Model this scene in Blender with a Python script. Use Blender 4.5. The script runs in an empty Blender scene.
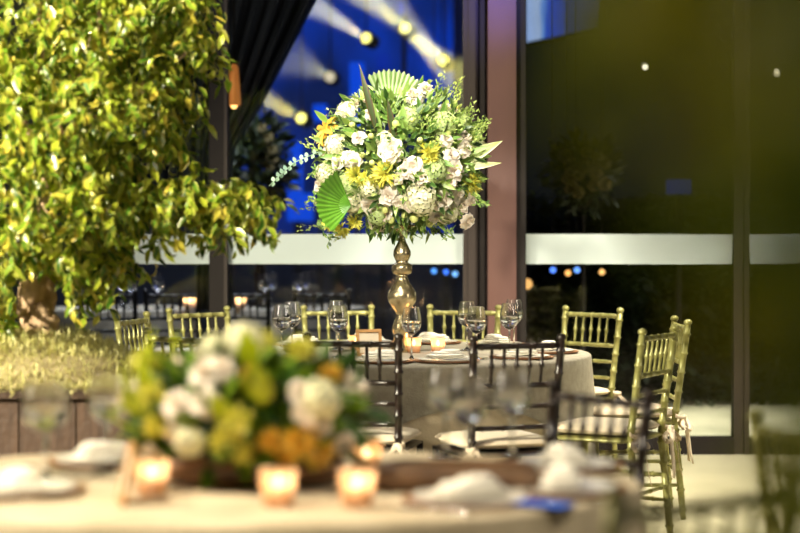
import bpy, math, random
from mathutils import Vector, Matrix, Quaternion
R_ = random.Random(7)
PI = math.pi
F = 85/36*800          # focal length in pixels
HZ = 228.0             # horizon row
CH = 1.35              # camera height
COL = bpy.context.scene.collection
sc = bpy.context.scene

def X(px, d): return (px-400)*d/F
def Zy(py, d): return CH-(py-HZ)*d/F

def lin(r, g, b):
    f = lambda c: (c/255/12.92) if c/255 <= .04045 else ((c/255+.055)/1.055)**2.4
    return (f(r), f(g), f(b), 1)

# ------------------------------------------------------------------ materials
def mat(name, col, rough=.5, metal=0, spec=.5, bump=0, bscale=60, trans=0, emis=None, estr=0, sheen=0):
    m = bpy.data.materials.new(name); m.use_nodes = True
    nt = m.node_tree; b = nt.nodes['Principled BSDF']
    b.inputs['Base Color'].default_value = col
    b.inputs['Roughness'].default_value = rough
    b.inputs['Metallic'].default_value = metal
    b.inputs['Specular IOR Level'].default_value = spec
    b.inputs['Transmission Weight'].default_value = trans
    if sheen: b.inputs['Sheen Weight'].default_value = sheen
    if emis:
        b.inputs['Emission Color'].default_value = emis
        b.inputs['Emission Strength'].default_value = estr
    if bump:
        tc = nt.nodes.new('ShaderNodeTexCoord'); n = nt.nodes.new('ShaderNodeTexNoise'); n.inputs['Scale'].default_value = bscale
        n.inputs['Detail'].default_value = 4
        bp = nt.nodes.new('ShaderNodeBump'); bp.inputs['Strength'].default_value = bump; bp.inputs['Distance'].default_value = .01
        nt.links.new(tc.outputs['Object'], n.inputs['Vector']); nt.links.new(n.outputs['Fac'], bp.inputs['Height'])
        nt.links.new(bp.outputs['Normal'], b.inputs['Normal'])
    return m

def noise_mix(m, c1, c2, scale=8, stretch=(1, 1, 1), lo=.35, hi=.65, detail=5):
    nt = m.node_tree; b = nt.nodes['Principled BSDF']
    tc = nt.nodes.new('ShaderNodeTexCoord'); mp = nt.nodes.new('ShaderNodeMapping'); mp.inputs['Scale'].default_value = stretch
    n = nt.nodes.new('ShaderNodeTexNoise'); n.inputs['Scale'].default_value = scale; n.inputs['Detail'].default_value = detail
    r = nt.nodes.new('ShaderNodeValToRGB'); r.color_ramp.elements[0].position = lo; r.color_ramp.elements[1].position = hi
    r.color_ramp.elements[0].color = c1; r.color_ramp.elements[1].color = c2
    nt.links.new(tc.outputs['Object'], mp.inputs['Vector']); nt.links.new(mp.outputs['Vector'], n.inputs['Vector'])
    nt.links.new(n.outputs['Fac'], r.inputs['Fac']); nt.links.new(r.outputs['Color'], b.inputs['Base Color'])
    return m

def leaf_mat(name, cols, edge=None, rough=.35, translucent=.3, edge_amt=.8, spec=.5):
    """per-leaf colour from Random Per Island, optional paler margin from the UV"""
    m = bpy.data.materials.new(name); m.use_nodes = True
    nt = m.node_tree; b = nt.nodes['Principled BSDF']; out = nt.nodes['Material Output']
    g = nt.nodes.new('ShaderNodeNewGeometry'); r = nt.nodes.new('ShaderNodeValToRGB')
    r.color_ramp.interpolation = 'LINEAR'
    els = r.color_ramp.elements
    els[0].position = 0; els[0].color = cols[0]; els[1].position = 1; els[1].color = cols[-1]
    for i, c in enumerate(cols[1:-1]):
        e = els.new((i+1)/(len(cols)-1)); e.color = c
    nt.links.new(g.outputs['Random Per Island'], r.inputs['Fac'])
    colout = r.outputs['Color']
    if edge:
        uv = nt.nodes.new('ShaderNodeUVMap'); s = nt.nodes.new('ShaderNodeSeparateXYZ')
        nt.links.new(uv.outputs['UV'], s.inputs['Vector'])
        mr = nt.nodes.new('ShaderNodeMapRange'); mr.inputs[1].default_value = .45; mr.inputs[2].default_value = .95; mr.inputs[4].default_value = edge_amt
        nt.links.new(s.outputs['X'], mr.inputs[0])
        mx = nt.nodes.new('ShaderNodeMix'); mx.data_type = 'RGBA'
        nt.links.new(mr.outputs[0], mx.inputs[0]); nt.links.new(colout, mx.inputs[6]); mx.inputs[7].default_value = edge
        colout = mx.outputs[2]
    nt.links.new(colout, b.inputs['Base Color'])
    b.inputs['Roughness'].default_value = rough
    b.inputs['Specular IOR Level'].default_value = spec
    if translucent:
        t = nt.nodes.new('ShaderNodeBsdfTranslucent'); ms = nt.nodes.new('ShaderNodeMixShader'); ms.inputs[0].default_value = translucent
        nt.links.new(colout, t.inputs['Color']); nt.links.new(b.outputs[0], ms.inputs[1]); nt.links.new(t.outputs[0], ms.inputs[2])
        nt.links.new(ms.outputs[0], out.inputs['Surface'])
    return m

def emit(name, col, s):
    m = bpy.data.materials.new(name); m.use_nodes = True
    nt = m.node_tree; nt.nodes.clear()
    e = nt.nodes.new('ShaderNodeEmission'); o = nt.nodes.new('ShaderNodeOutputMaterial')
    e.inputs[0].default_value = col; e.inputs[1].default_value = s
    nt.links.new(e.outputs[0], o.inputs[0]); return m

M = {}
M['chair'] = noise_mix(mat('chair_green_gold', (0,0,0,1), .33, .25, .6), (.21, .20, .055, 1), (.36, .34, .12, 1), 25)
M['chair_shaded'] = noise_mix(mat('chair_in_shade', (0,0,0,1), .3, .15, .6), (.010, .006, .005, 1), (.028, .016, .012, 1), 25)  # green gold chair darkened: shade on the backs is put into the colour
M['chair_black'] = mat('chair_black', (.012, .010, .010, 1), .4)
M['cushion'] = mat('cushion_fabric', (.72, .60, .44, 1), .85, bump=.3, bscale=40, sheen=.2)
M['ribbon'] = mat('ribbon_satin', (.78, .64, .48, 1), .5)
M['cloth'] = mat('cream_cloth', (.66, .54, .37, 1), .9, bump=.25, bscale=90)
M['overlay'] = noise_mix(mat('overlay_cloth', (0,0,0,1), .85, bump=.3, bscale=120), (.33, .295, .23, 1), (.40, .36, .28, 1), 30)
M['cloth_fore'] = noise_mix(mat('fore_cloth', (0,0,0,1), .9, bump=.25, bscale=60), (.46, .38, .25, 1), (.62, .52, .36, 1), 6)
M['napkin'] = mat('white_linen', (.82, .78, .68, 1), .9, bump=.3, bscale=60)
M['charger'] = noise_mix(mat('charger_rim', (0,0,0,1), .4, .1), (.20, .085, .035, 1), (.42, .20, .08, 1), 40)
M['plate'] = mat('plate_porcelain', (.80, .76, .66, 1), .15)
M['steel'] = mat('cutlery_steel', (.75, .72, .66, 1), .18, 1)
M['wood'] = noise_mix(mat('warm_wood', (0,0,0,1), .5), (.40, .19, .06, 1), (.62, .34, .13, 1), 12, (1, 1, 6))
M['darkwood'] = noise_mix(mat('dark_board', (0,0,0,1), .5), (.07, .035, .015, 1), (.16, .085, .04, 1), 10, (1, 5, 5))
M['card'] = mat('card_paper', (.80, .68, .50, 1), .8)
M['ink'] = mat('card_ink', (.15, .08, .05, 1), .8)
M['gold'] = noise_mix(mat('aged_gold', (0,0,0,1), .27, .85, .6, bump=.25, bscale=35), (.42, .33, .17, 1), (.66, .56, .34, 1), 22)
M['glass'] = mat('clear_glass', (1, 1, 1, 1), 0.08, trans=1); M['glass'].node_tree.nodes['Principled BSDF'].inputs['IOR'].default_value = 1.48
M['water'] = mat('water', (1, 1, 1, 1), 0.0, trans=1); M['water'].node_tree.nodes['Principled BSDF'].inputs['IOR'].default_value = 1.33
M['flame'] = emit('flame', (1, .70, .35, 1), 32)
M['wax'] = mat('glowing_wax', (.9, .7, .45, 1), .5, emis=(1, .50, .20, 1), estr=.16)
def votive_cup():
    m = bpy.data.materials.new('votive_glass'); m.use_nodes = True
    nt = m.node_tree; nt.nodes.clear()
    o = nt.nodes.new('ShaderNodeOutputMaterial'); ms = nt.nodes.new('ShaderNodeMixShader'); ms.inputs[0].default_value = .55
    t = nt.nodes.new('ShaderNodeBsdfTranslucent'); t.inputs[0].default_value = (.95, .74, .55, 1)
    tr = nt.nodes.new('ShaderNodeBsdfTransparent'); g = nt.nodes.new('ShaderNodeBsdfGlossy'); g.inputs['Roughness'].default_value = .1
    m2 = nt.nodes.new('ShaderNodeMixShader'); m2.inputs[0].default_value = .1
    nt.links.new(tr.outputs[0], m2.inputs[1]); nt.links.new(g.outputs[0], m2.inputs[2])
    nt.links.new(m2.outputs[0], ms.inputs[1]); nt.links.new(t.outputs[0], ms.inputs[2]); nt.links.new(ms.outputs[0], o.inputs[0])
    return m
M['votive'] = votive_cup()
def pane_mat():
    m = bpy.data.materials.new('window_glass'); m.use_nodes = True
    nt = m.node_tree; nt.nodes.clear()
    o = nt.nodes.new('ShaderNodeOutputMaterial'); ms = nt.nodes.new('ShaderNodeMixShader')
    tr = nt.nodes.new('ShaderNodeBsdfTransparent'); tr.inputs[0].default_value = (.93, .95, .95, 1)
    g = nt.nodes.new('ShaderNodeBsdfGlossy'); g.inputs['Roughness'].default_value = .0
    fr = nt.nodes.new('ShaderNodeFresnel'); fr.inputs[0].default_value = 1.52
    nt.links.new(fr.outputs[0], ms.inputs[0]); nt.links.new(tr.outputs[0], ms.inputs[1]); nt.links.new(g.outputs[0], ms.inputs[2])
    nt.links.new(ms.outputs[0], o.inputs[0]); return m
M['pane'] = pane_mat()
def frost():
    m = bpy.data.materials.new('frosted_film'); m.use_nodes = True
    nt = m.node_tree; nt.nodes.clear()
    o = nt.nodes.new('ShaderNodeOutputMaterial'); ms = nt.nodes.new('ShaderNodeMixShader'); ms.inputs[0].default_value = .25
    d = nt.nodes.new('ShaderNodeBsdfDiffuse'); d.inputs[0].default_value = (.60, .66, .65, 1)
    t = nt.nodes.new('ShaderNodeBsdfTranslucent'); t.inputs[0].default_value = (.8, .85, .85, 1)
    nt.links.new(d.outputs[0], ms.inputs[1]); nt.links.new(t.outputs[0], ms.inputs[2]); nt.links.new(ms.outputs[0], o.inputs[0])
    return m
M['frost'] = frost()
M['frame'] = mat('bronze_frame', (.014, .010, .009, 1), .65, .0, .2)
M['frame_light'] = mat('bronze_frame_light', (.035, .024, .020, 1), .6, .0, .3)
M['column'] = noise_mix(mat('column_paint', (0,0,0,1), .5), (.085, .036, .030, 1), (.11, .048, .038, 1), 3, (1, 1, .3))
M['floor'] = noise_mix(mat('stone_floor', (0,0,0,1), .45), (.46, .42, .27, 1), (.58, .53, .36, 1), 1.3)
M['darkfloor'] = mat('hall_floor', (.03, .028, .028, 1), .5)
M['path'] = noise_mix(mat('path_stone', (0,0,0,1), .8), (.50, .47, .33, 1), (.62, .58, .42, 1), 2)
M['wall'] = mat('dark_wall', (.012, .010, .009, 1), .9, spec=.1)
M['ceiling'] = mat('dark_ceiling', (.012, .010, .009, 1), .9, spec=.1)
M['navy'] = mat('navy_wall', (.02, .03, .07, 1), .8)
M['curtain'] = mat('grey_drape', (.035, .042, .06, 1), .8, bump=.2, bscale=10)
M['planter'] = noise_mix(mat('planter_wood', (0,0,0,1), .6, bump=.4, bscale=30), (.040, .020, .011, 1), (.085, .045, .026, 1), 6, (6, 6, .6))
M['bark'] = noise_mix(mat('bark', (0,0,0,1), .8, bump=.8, bscale=25), (.24, .14, .07, 1), (.68, .48, .30, 1), 14, (1, 1, .35))
M['soil'] = mat('soil', (.30, .24, .12, 1), .9, bump=.6, bscale=30)
M['grass'] = leaf_mat('dry_grass', [lin(160, 148, 80), lin(205, 198, 125), lin(236, 228, 170), lin(180, 182, 100)], rough=.7, translucent=.2)
M['ficus'] = leaf_mat('ficus_leaf', [lin(30, 58, 12), lin(64, 108, 22), lin(112, 148, 34), lin(170, 180, 44), lin(88, 130, 26), lin(214, 190, 70)],
                      edge=lin(215, 198, 95), rough=.3, translucent=.25, edge_amt=.55, spec=.6)
M['nearleaf'] = leaf_mat('near_leaf', [lin(70, 95, 12), lin(110, 120, 15), lin(150, 140, 20)], rough=.45, translucent=.5)
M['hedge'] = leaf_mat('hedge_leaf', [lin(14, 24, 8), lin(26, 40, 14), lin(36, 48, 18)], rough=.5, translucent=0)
M['green'] = leaf_mat('bouquet_green', [lin(26, 54, 20), lin(56, 92, 34), lin(98, 138, 52), lin(150, 176, 84), lin(44, 78, 30)], edge=lin(170, 190, 120), rough=.4, translucent=.2, edge_amt=.35)
M['lime'] = leaf_mat('lime_sprig', [lin(150, 175, 80), lin(190, 205, 120), lin(120, 155, 60)], rough=.5, translucent=.3)
M['white_petal'] = leaf_mat('white_petal', [lin(240, 230, 208), lin(248, 238, 220), lin(234, 214, 194)], edge=lin(250, 246, 238), rough=.6, translucent=.2)
M['cream_petal'] = leaf_mat('cream_petal', [lin(224, 220, 176), lin(238, 234, 200), lin(206, 208, 150)], rough=.6, translucent=.2)
M['dimmed_petal'] = leaf_mat('dimmed_petal', [lin(120, 104, 60), lin(92, 84, 46), lin(140, 120, 76)], rough=.7, translucent=0)  # pale petals darkened so the far bouquets look dimly lit
M['green_petal'] = leaf_mat('green_petal', [lin(176, 200, 120), lin(200, 214, 150), lin(150, 180, 100)], rough=.6, translucent=.2)
M['yellow_petal'] = leaf_mat('yellow_petal', [lin(222, 214, 70), lin(240, 234, 120), lin(204, 206, 80)], rough=.5, translucent=.2)
M['orange_petal'] = leaf_mat('orange_petal', [lin(222, 180, 50), lin(236, 200, 90), lin(206, 160, 50)], rough=.5, translucent=.2)
M['bud'] = mat('bud', lin(200, 205, 120), .5)
M['stem'] = mat('stem', lin(90, 120, 50), .5)
M['palm'] = mat('palm', (0, 0, 0, 1), .4)
M['cordyline'] = leaf_mat('cordyline', [lin(62, 66, 34), lin(50, 72, 32)], edge=lin(92, 60, 40), rough=.35, translucent=.15)
M['striped'] = leaf_mat('striped_leaf', [lin(150, 172, 90), lin(170, 186, 110)], edge=lin(225, 225, 170), rough=.35, translucent=.2)
M['euca'] = leaf_mat('eucalyptus', [lin(130, 165, 140), lin(165, 190, 160)], rough=.6, translucent=.1)
M['palm_pale'] = mat('palm_pale', (0, 0, 0, 1), .4)
def palm_nodes(m, c1=(64, 112, 20), c2=(98, 146, 44)):
    nt = m.node_tree; b = nt.nodes['Principled BSDF']
    uv = nt.nodes.new('ShaderNodeUVMap'); s = nt.nodes.new('ShaderNodeSeparateXYZ'); nt.links.new(uv.outputs['UV'], s.inputs['Vector'])
    r = nt.nodes.new('ShaderNodeValToRGB'); nt.links.new(s.outputs['X'], r.inputs['Fac'])
    r.color_ramp.elements[0].color = lin(*c1); r.color_ramp.elements[1].color = lin(*c2)
    nt.links.new(r.outputs[0], b.inputs['Base Color'])
palm_nodes(M['palm']); palm_nodes(M['palm_pale'], (128, 172, 70), (214, 226, 190))

# ------------------------------------------------------------------ mesh builder
class MB:
    def __init__(s): s.v = []; s.f = []; s.uv = []; s.cache = None
    def add(s, vs, fs, uv=None):
        o = len(s.v); s.v += [tuple(p) for p in vs]; s.f += [tuple(i+o for i in f) for f in fs]
        s.uv += list(uv) if uv else [(0, 0)]*len(vs)
    def box(s, a, b):
        (x0, y0, z0), (x1, y1, z1) = a, b
        s.add([(x0,y0,z0),(x1,y0,z0),(x1,y1,z0),(x0,y1,z0),(x0,y0,z1),(x1,y0,z1),(x1,y1,z1),(x0,y1,z1)],
              [(0,3,2,1),(4,5,6,7),(0,1,5,4),(1,2,6,5),(2,3,7,6),(3,0,4,7)])
    def lathe(s, prof, n=24, c=(0,0,0), caps=True):
        vs = []
        for z, r in prof:
            for k in range(n):
                a = 2*PI*k/n; vs.append((c[0]+r*math.cos(a), c[1]+r*math.sin(a), c[2]+z))
        fs = []
        for i in range(len(prof)-1):
            for k in range(n):
                k2 = (k+1) % n; fs.append((i*n+k, i*n+k2, (i+1)*n+k2, (i+1)*n+k))
        if caps:
            fs.append(tuple(range(n-1, -1, -1))); fs.append(tuple((len(prof)-1)*n+k for k in range(n)))
        s.add(vs, fs)
    def tube(s, pts, rad, n=8):
        pts = [Vector(p) for p in pts]
        if not hasattr(rad, '__len__'): rad = [rad]*len(pts)
        vs = []; u = None
        for i, p in enumerate(pts):
            t = (pts[min(i+1, len(pts)-1)]-pts[max(i-1, 0)]).normalized()
            if u is None: u = t.orthogonal().normalized()
            u = (u-t*u.dot(t)).normalized(); w = t.cross(u)
            for k in range(n):
                a = 2*PI*k/n; vs.append(p+(u*math.cos(a)+w*math.sin(a))*rad[i])
        fs = [(i*n+k, i*n+(k+1) % n, (i+1)*n+(k+1) % n, (i+1)*n+k) for i in range(len(pts)-1) for k in range(n)]
        fs += [tuple(range(n-1, -1, -1)), tuple((len(pts)-1)*n+k for k in range(n))]
        s.add(vs, fs)
    def turned(s, p0, p1, prof, n=10):
        p0, p1 = Vector(p0), Vector(p1)
        s.tube([p0.lerp(p1, t) for t, r in prof], [r for t, r in prof], n)
    def leaf(s, pos, d, up, L, W, curl=0, fold=.3, nseg=3):
        d = Vector(d).normalized(); up = Vector(up); up = (up-d*up.dot(d))
        up = up.normalized() if up.length > 1e-4 else d.orthogonal().normalized()
        side = d.cross(up)
        ws = {3: [0.04, 1, .75, .02], 4: [.04, .8, 1, .6, .02], 6: [.05, .6, .95, 1, .8, .45, .02], 2: [.3, 1, .35]}[nseg]
        p = Vector(pos); vs = []; uv = []; q = Quaternion(side, -curl/nseg)
        for i in range(nseg+1):
            w = W/2*ws[i]; lift = up*w*fold
            vs += [p-side*w+lift, p.copy(), p+side*w+lift]; t = i/nseg
            uv += [(1, t), (0, t), (1, t)]
            d = q @ d; up = q @ up; p = p+d*(L/nseg)
        fs = []
        for i in range(nseg):
            a = i*3; fs += [(a, a+1, a+4, a+3), (a+1, a+2, a+5, a+4)]
        s.add(vs, fs, uv)
    def superell(s, c, a, b, h, e=.3, nu=20, nv=10, wob=0):
        sg = lambda x, p: math.copysign(abs(x)**p, x)
        vs = []
        for j in range(nv+1):
            ph = -PI/2+PI*j/nv
            for i in range(nu):
                th = 2*PI*i/nu
                w = 1+wob*math.sin(3*th+c[0]*9)*.5
                vs.append((c[0]+a*w*sg(math.cos(ph), .6)*sg(math.cos(th), e), c[1]+b*w*sg(math.cos(ph), .6)*sg(math.sin(th), e), c[2]+h*sg(math.sin(ph), .8)*(1+wob*math.cos(5*th))))
        fs = [(j*nu+i, j*nu+(i+1) % nu, (j+1)*nu+(i+1) % nu, (j+1)*nu+i) for j in range(nv) for i in range(nu)]
        s.add(vs, fs)
    def ribbon(s, pts, wd, w, t=.0016):
        pts = [Vector(p) for p in pts]; vs = []
        for i, p in enumerate(pts):
            tn = (pts[min(i+1, len(pts)-1)]-pts[max(i-1, 0)]).normalized()
            u = Vector(wd); u = (u-tn*u.dot(tn)).normalized(); n = tn.cross(u)
            vs += [p-u*w/2-n*t, p+u*w/2-n*t, p+u*w/2+n*t, p-u*w/2+n*t]
        fs = []
        for i in range(len(pts)-1):
            a = 4*i
            for k in range(4): fs.append((a+k, a+(k+1) % 4, a+4+(k+1) % 4, a+4+k))
        e = 4*(len(pts)-1); fs += [(3, 2, 1, 0), (e, e+1, e+2, e+3)]
        s.add(vs, fs)
    def ball(s, c, r, n=8, m=6, sz=1):
        s.lathe([(-r*sz*math.cos(PI*(j+.15)/(m+.3)), r*math.sin(PI*(j+.15)/(m+.3))) for j in range(m+1)], n, c)
    def mesh(s, name, m, smooth=True):
        me = bpy.data.meshes.new(name); me.from_pydata(s.v, [], s.f)
        if any(u != (0, 0) for u in s.uv[:50]):
            ul = me.uv_layers.new(name='UVMap'); li = [0]*len(me.loops); me.loops.foreach_get('vertex_index', li)
            flat = []
            for i in li: flat += s.uv[i]
            ul.data.foreach_set('uv', flat)
        if smooth: me.polygons.foreach_set('use_smooth', [True]*len(me.polygons))
        me.materials.append(m); me.update(); return me
    def obj(s, name, m, parent=None, smooth=True):
        return link(name, s.mesh(name, m, smooth), parent)

def link(name, me, parent=None, loc=None):
    o = bpy.data.objects.new(name, me); COL.objects.link(o)
    if parent: o.parent = parent
    if loc: o.location = loc
    return o
def tag(o, label=None, cat=None, group=None, kind=None):
    if label: o['label'] = label
    if cat: o['category'] = cat
    if group: o['group'] = group
    if kind: o['kind'] = kind
    return o
def thing(name, label, cat, loc, rz=0, group=None):
    o = bpy.data.objects.new(name, None); COL.objects.link(o); o.location = loc; o.rotation_euler = (0, 0, rz)
    o.empty_display_size = .1
    return tag(o, label, cat, group)
def copy_tree(o, parent=None):
    c = o.copy(); COL.objects.link(c); c.parent = parent
    if parent is None: c.parent = None
    for ch in list(o.children): copy_tree(ch, c)
    return c
def struct(name, mb, m, parent=None, smooth=False):
    o = mb.obj(name, m, parent, smooth)
    if not parent: o['kind'] = 'structure'
    return o
def smooth_sharp(o, ang=40):
    pass

# ------------------------------------------------------------------ the setting
WY = 11.3
def boxm(a, b):
    m = MB(); m.box(a, b); return m
struct('floor', boxm((-6, -3, -.1), (6, WY+.1, 0)), M['floor'])
struct('ceiling', boxm((-6, -3, 3.7), (6, WY+.1, 3.8)), M['ceiling'])
struct('wall_left', boxm((-6.1, -3, 0), (-6, WY+.1, 3.7)), M['wall'])
struct('wall_right', boxm((6, -3, 0), (6.1, WY+.1, 3.7)), M['wall'])
struct('wall_behind', boxm((-6, -3.1, 0), (6, -3, 3.7)), M['wall'])
# glazing posts and column
XL0, XL1 = X(210, WY), X(228, WY)
XC = [X(p, WY) for p in (463, 477, 479.5, 487, 515, 525)]
XR0, XR1 = X(733, WY), X(748, WY)
H0, H1 = .0, 3.5
m = MB(); m.box((XL0, WY-.05, 0), (XL1-.02, WY+.07, 3.7)); p = struct('pillar_1', m, M['frame'])
struct('trim_1', boxm((XL1-.02, WY-.06, 0), (XL1, WY+.07, 3.7)), M['frame_light'])
m = MB(); m.box((XC[0], WY-.06, 0), (XC[1], WY+.07, 3.7)); m.box((XC[0]+.03, WY-.075, 0), (XC[1]-.012, WY-.06, 3.7)); struct('trim_2', m, M['frame_light'])
m = MB(); m.box((XC[1], WY-.02, 0), (XC[3], WY+.07, 3.7)); m.box((XC[2], WY-.05, 0), (XC[3]-.015, WY-.02, 3.7)); struct('trim_3', m, M['frame'])
m = MB(); m.box((XC[3], WY-.13, 0), (XC[4], WY+.12, 3.7)); struct('pillar_2', m, M['column'])
struct('trim_4', boxm((XC[4], WY-.09, 0), (XC[5], WY+.07, 3.7)), M['frame'])
m = MB(); m.box((XR0, WY-.04, 0), (XR1-.03, WY+.06, 3.7)); m.box((XR1-.03, WY-.06, 0), (XR1, WY+.06, 3.7)); struct('pillar_3', m, M['frame_light'])
m = MB()
for z in (1.07, 1.035): m.ball((X(473, WY), WY-.085, Zy(267 if z > 1.05 else 275, WY)), .013, 8, 6)
# windows
bz0, bz1 = Zy(264, WY), Zy(234, WY)
for i, (a, b) in enumerate([(-6, XL0), (XL1, XC[0]), (XC[5], XR0), (XR1, 6)]):
    g = MB(); g.box((a, WY, .1), (b, WY+.012, 3.5)); w = struct('window_%d' % (i+1), g, M['pane'])
    f = MB(); f.box((a, WY-.05, 0), (b, WY+.06, .1)); f.box((a, WY-.05, 3.5), (b, WY+.06, 3.7)); f.obj('window_frame', M['frame'], w, False)
    f = MB(); f.box((a, WY-.004, bz0), (b, WY-.001, bz1)); f.obj('frosted_band', M['frost'], w, False)
# hall beyond the left panes
struct('floor_hall', boxm((-9, WY+.12, -.1), (.75, 25, 0)), M['darkfloor'])
struct('ceiling_hall', boxm((-9, WY+.12, 5.6), (.75, 25, 5.7)), M['wall'])
struct('wall_hall_left', boxm((-9.1, WY+.12, 0), (-9, 25, 5.6)), M['navy'])
struct('wall_hall_right', boxm((.72, WY+.12, 0), (.75, 25, 5.6)), M['navy'])
struct('wall_hall_back', boxm((-9, 25, 0), (.75, 25.1, 5.6)), M['navy'])
m = MB(); m.box((-9, WY+.1, 3.8), (.75, WY+.14, 5.7)); struct('wall_hall_front', m, M['wall'])
# outside, right panes
struct('ground', boxm((.75, WY+.1, -.12), (9, 22, -.01)), M['path'])

# ------------------------------------------------------------------ chiavari chair
def nodes_prof(r, n, amp=1.28, w=.012):
    out = [(0, r*.85)]
    for i in range(n):
        t = (i+.5)/n
        out += [(t-w*1.4, r), (t-w*.5, r*amp), (t+w*.5, r*amp), (t+w*1.4, r)]
    out.append((1, r*.9)); return out
def spindle_prof(r):
    return [(0, r*.7), (.12, r), (.2, r*.85), (.42, r*1.05), (.47, r*1.6), (.53, r*1.6), (.58, r*1.05), (.8, r*.85), (.88, r), (1, r*.7)]
def make_chair(m, name, cushion=True):
    t = thing(name, '', 'chair', (0, 0, 0))
    top = {-1: Vector((-.19, -.245, .905)), 1: Vector((.19, -.245, .905))}
    seat = {-1: Vector((-.175, -.185, .46)), 1: Vector((.175, -.185, .46))}
    def back(x, z):   # a point between the uprights
        k = (z-.46)/(.905-.46); w = .175+(.015)*k
        return Vector((x*w, -.185-.06*k, z))
    for s in (-1, 1):
        b = MB()
        foot = Vector((s*.185, -.225, 0))
        pr1 = nodes_prof(.0155, 5); pr2 = nodes_prof(.0155, 5)
        pts = [foot.lerp(seat[s], a) for a, r in pr1]+[seat[s].lerp(top[s], a) for a, r in pr2[1:]]
        rr = [r for a, r in pr1]+[r for a, r in pr2[1:]]
        b.tube(pts, rr, 10)
        b.lathe([(-.004, .012), (.002, .019), (.012, .020), (.020, .014), (.024, .004)], 10, tuple(top[s]))
        b.obj('leg', m, t)
        b = MB(); b.turned((s*.19, .19, 0), (s*.185, .18, .45), nodes_prof(.0155, 4), 10); b.obj('leg', m, t)
    for z, r in ((.882, .0125), (.725, .0115), (.64, .010), (.555, .010)):
        b = MB(); b.turned(back(-1, z), back(1, z), nodes_prof(r, 4 if r < .0125 else 5, 1.2), 8); b.obj('rail', m, t)
    for x in (-.58, -.30, 0, .30, .58):
        b = MB(); b.turned(back(x, .73), back(x, .88), spindle_prof(.0075), 8); b.obj('spindle', m, t)
    for z in (.16, .27):
        for s in (-1, 1):
            b = MB(); b.turned((s*.185, -.21, z), (s*.188, .188, z), nodes_prof(.009, 3), 8); b.obj('stretcher', m, t)
    for y in (-.205, .188):
        b = MB(); b.turned((-.185, y, .22), (.185, y, .22), nodes_prof(.009, 3), 8); b.obj('stretcher', m, t)
    b = MB(); b.superell((0, .0, .447), .205, .205, .016, .25, 24, 6); b.obj('seat', m, t)
    if cushion:
        b = MB(); b.superell((0, .005, .488), .20, .195, .028, .3, 28, 8); c = b.obj('seat_cushion', M['cushion'], t)
        b = MB(); b.tube([(.200*math.copysign(min(1, abs(math.cos(a))**.3), math.cos(a)), .005+.195*math.copysign(abs(math.sin(a))**.3, math.sin(a)), .488) for a in [2*PI*k/40+.01 for k in range(41)]], .004, 5)
        b.obj('piping', M['ribbon'], c)
        for s in (-1, 1):
            b = MB(); cx, cy, cz = s*.182, -.222, .475
            b.superell((cx, cy-.004, cz), .013, .010, .012, .8, 10, 6)
            for sg in (-1, 1):
                loop = [(cx+sg*(.055*math.sin(PI*k/8)**.8 if k else 0), cy-.012-.018*math.sin(2*PI*k/8), cz-.05*math.sin(PI*k/8)*(1 if k < 5 else .75)-.006) for k in range(9)]
                b.ribbon(loop, (0, .9, .4), .022)
                tail = [(cx+sg*(.01+.045*k/6+.008*math.sin(k)), cy-.015-.004*k, cz-.035*k) for k in range(7)]
                b.ribbon(tail, (.9, .4*sg, .0), .020)
            b.ribbon([(cx, cy+.04, cz+.01), (cx+s*.024, cy+.02, cz), (cx+s*.022, cy-.012, cz), (cx, cy-.018, cz), (cx-s*.02, cy, cz)], (0, 0, 1), .018)
            b.obj('ribbon_bow', M['ribbon'], c)
    return t
chair_used = {}
def place_chair(kind, x, y, face, label, group, dist_tilt=0):
    """x, y: middle of the top rail; face: heading of the seat front in degrees (0 = +X)"""
    if kind not in chair_used:
        o = make_chair(M[{'g': 'chair', 'b': 'chair_shaded', 'k': 'chair_black'}[kind]], 'chiavari_chair', True); chair_used[kind] = o
    else:
        o = copy_tree(chair_used[kind])
    a = math.radians(face); rz = a-PI/2
    off = Matrix.Rotation(rz, 3, 'Z') @ Vector((0, -.24, 0))
    o.location = (x-off.x, y-off.y, 0); o.rotation_euler = (0, 0, rz)
    tag(o, label, 'chair', group); return o
T1 = (0.0, 9.0); R1 = .90
T2 = (-.38, 4.47); R2 = .95
def facing(px, d, T, extra=0):
    x = X(px, d); return x, d, math.degrees(math.atan2(T[1]-d, T[0]-x))+extra
G1 = 'chairs around the table with the tall bouquet'
for kind, px, d, ex, lab in [
    ('b', 353, 7.62, -5, 'dark chiavari chair seen from behind, left one in front of the middle table'),
    ('b', 517.5, 7.48, 3, 'dark chiavari chair seen from behind, right one in front of the middle table'),
    ('g', 658, 8.10, 10, 'green gold chiavari chair with a hanging ribbon bow, right of the middle table'),
    ('g', 680, 8.93, 4, 'green gold chiavari chair seen edge on, just behind the one with the hanging bow'),
    ('g', 592, 10.15, -4, 'green gold chiavari chair by the right window at the far right of the table'),
    ('g', 464, 10.4, 4, 'green gold chiavari chair behind the table, in front of the reddish column'),
    ('g', 338, 10.38, 0, 'green gold chiavari chair behind the table, left of the gold vase'),
    ('g', 199, 10.12, -2, 'pale green chiavari chair behind table, in front of the dark window post'),
    ('g', 181, 7.9, 3, 'low looking chiavari chair seen from behind, above the white foreground flowers'),
    ('g', 133, 9.4, 2, 'narrow edge on chiavari chair beside the planted tree box')]:
    x, y, f = facing(px, d, T1, ex); place_chair(kind, x, y, f, lab, G1)
G2 = 'blurred chairs near the camera'
def face_line(xa, ya, xb, yb, sgn=1):
    a = math.degrees(math.atan2(yb-ya, xb-xa))+90*sgn; return (xa+xb)/2, (ya+yb)/2, a
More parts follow.
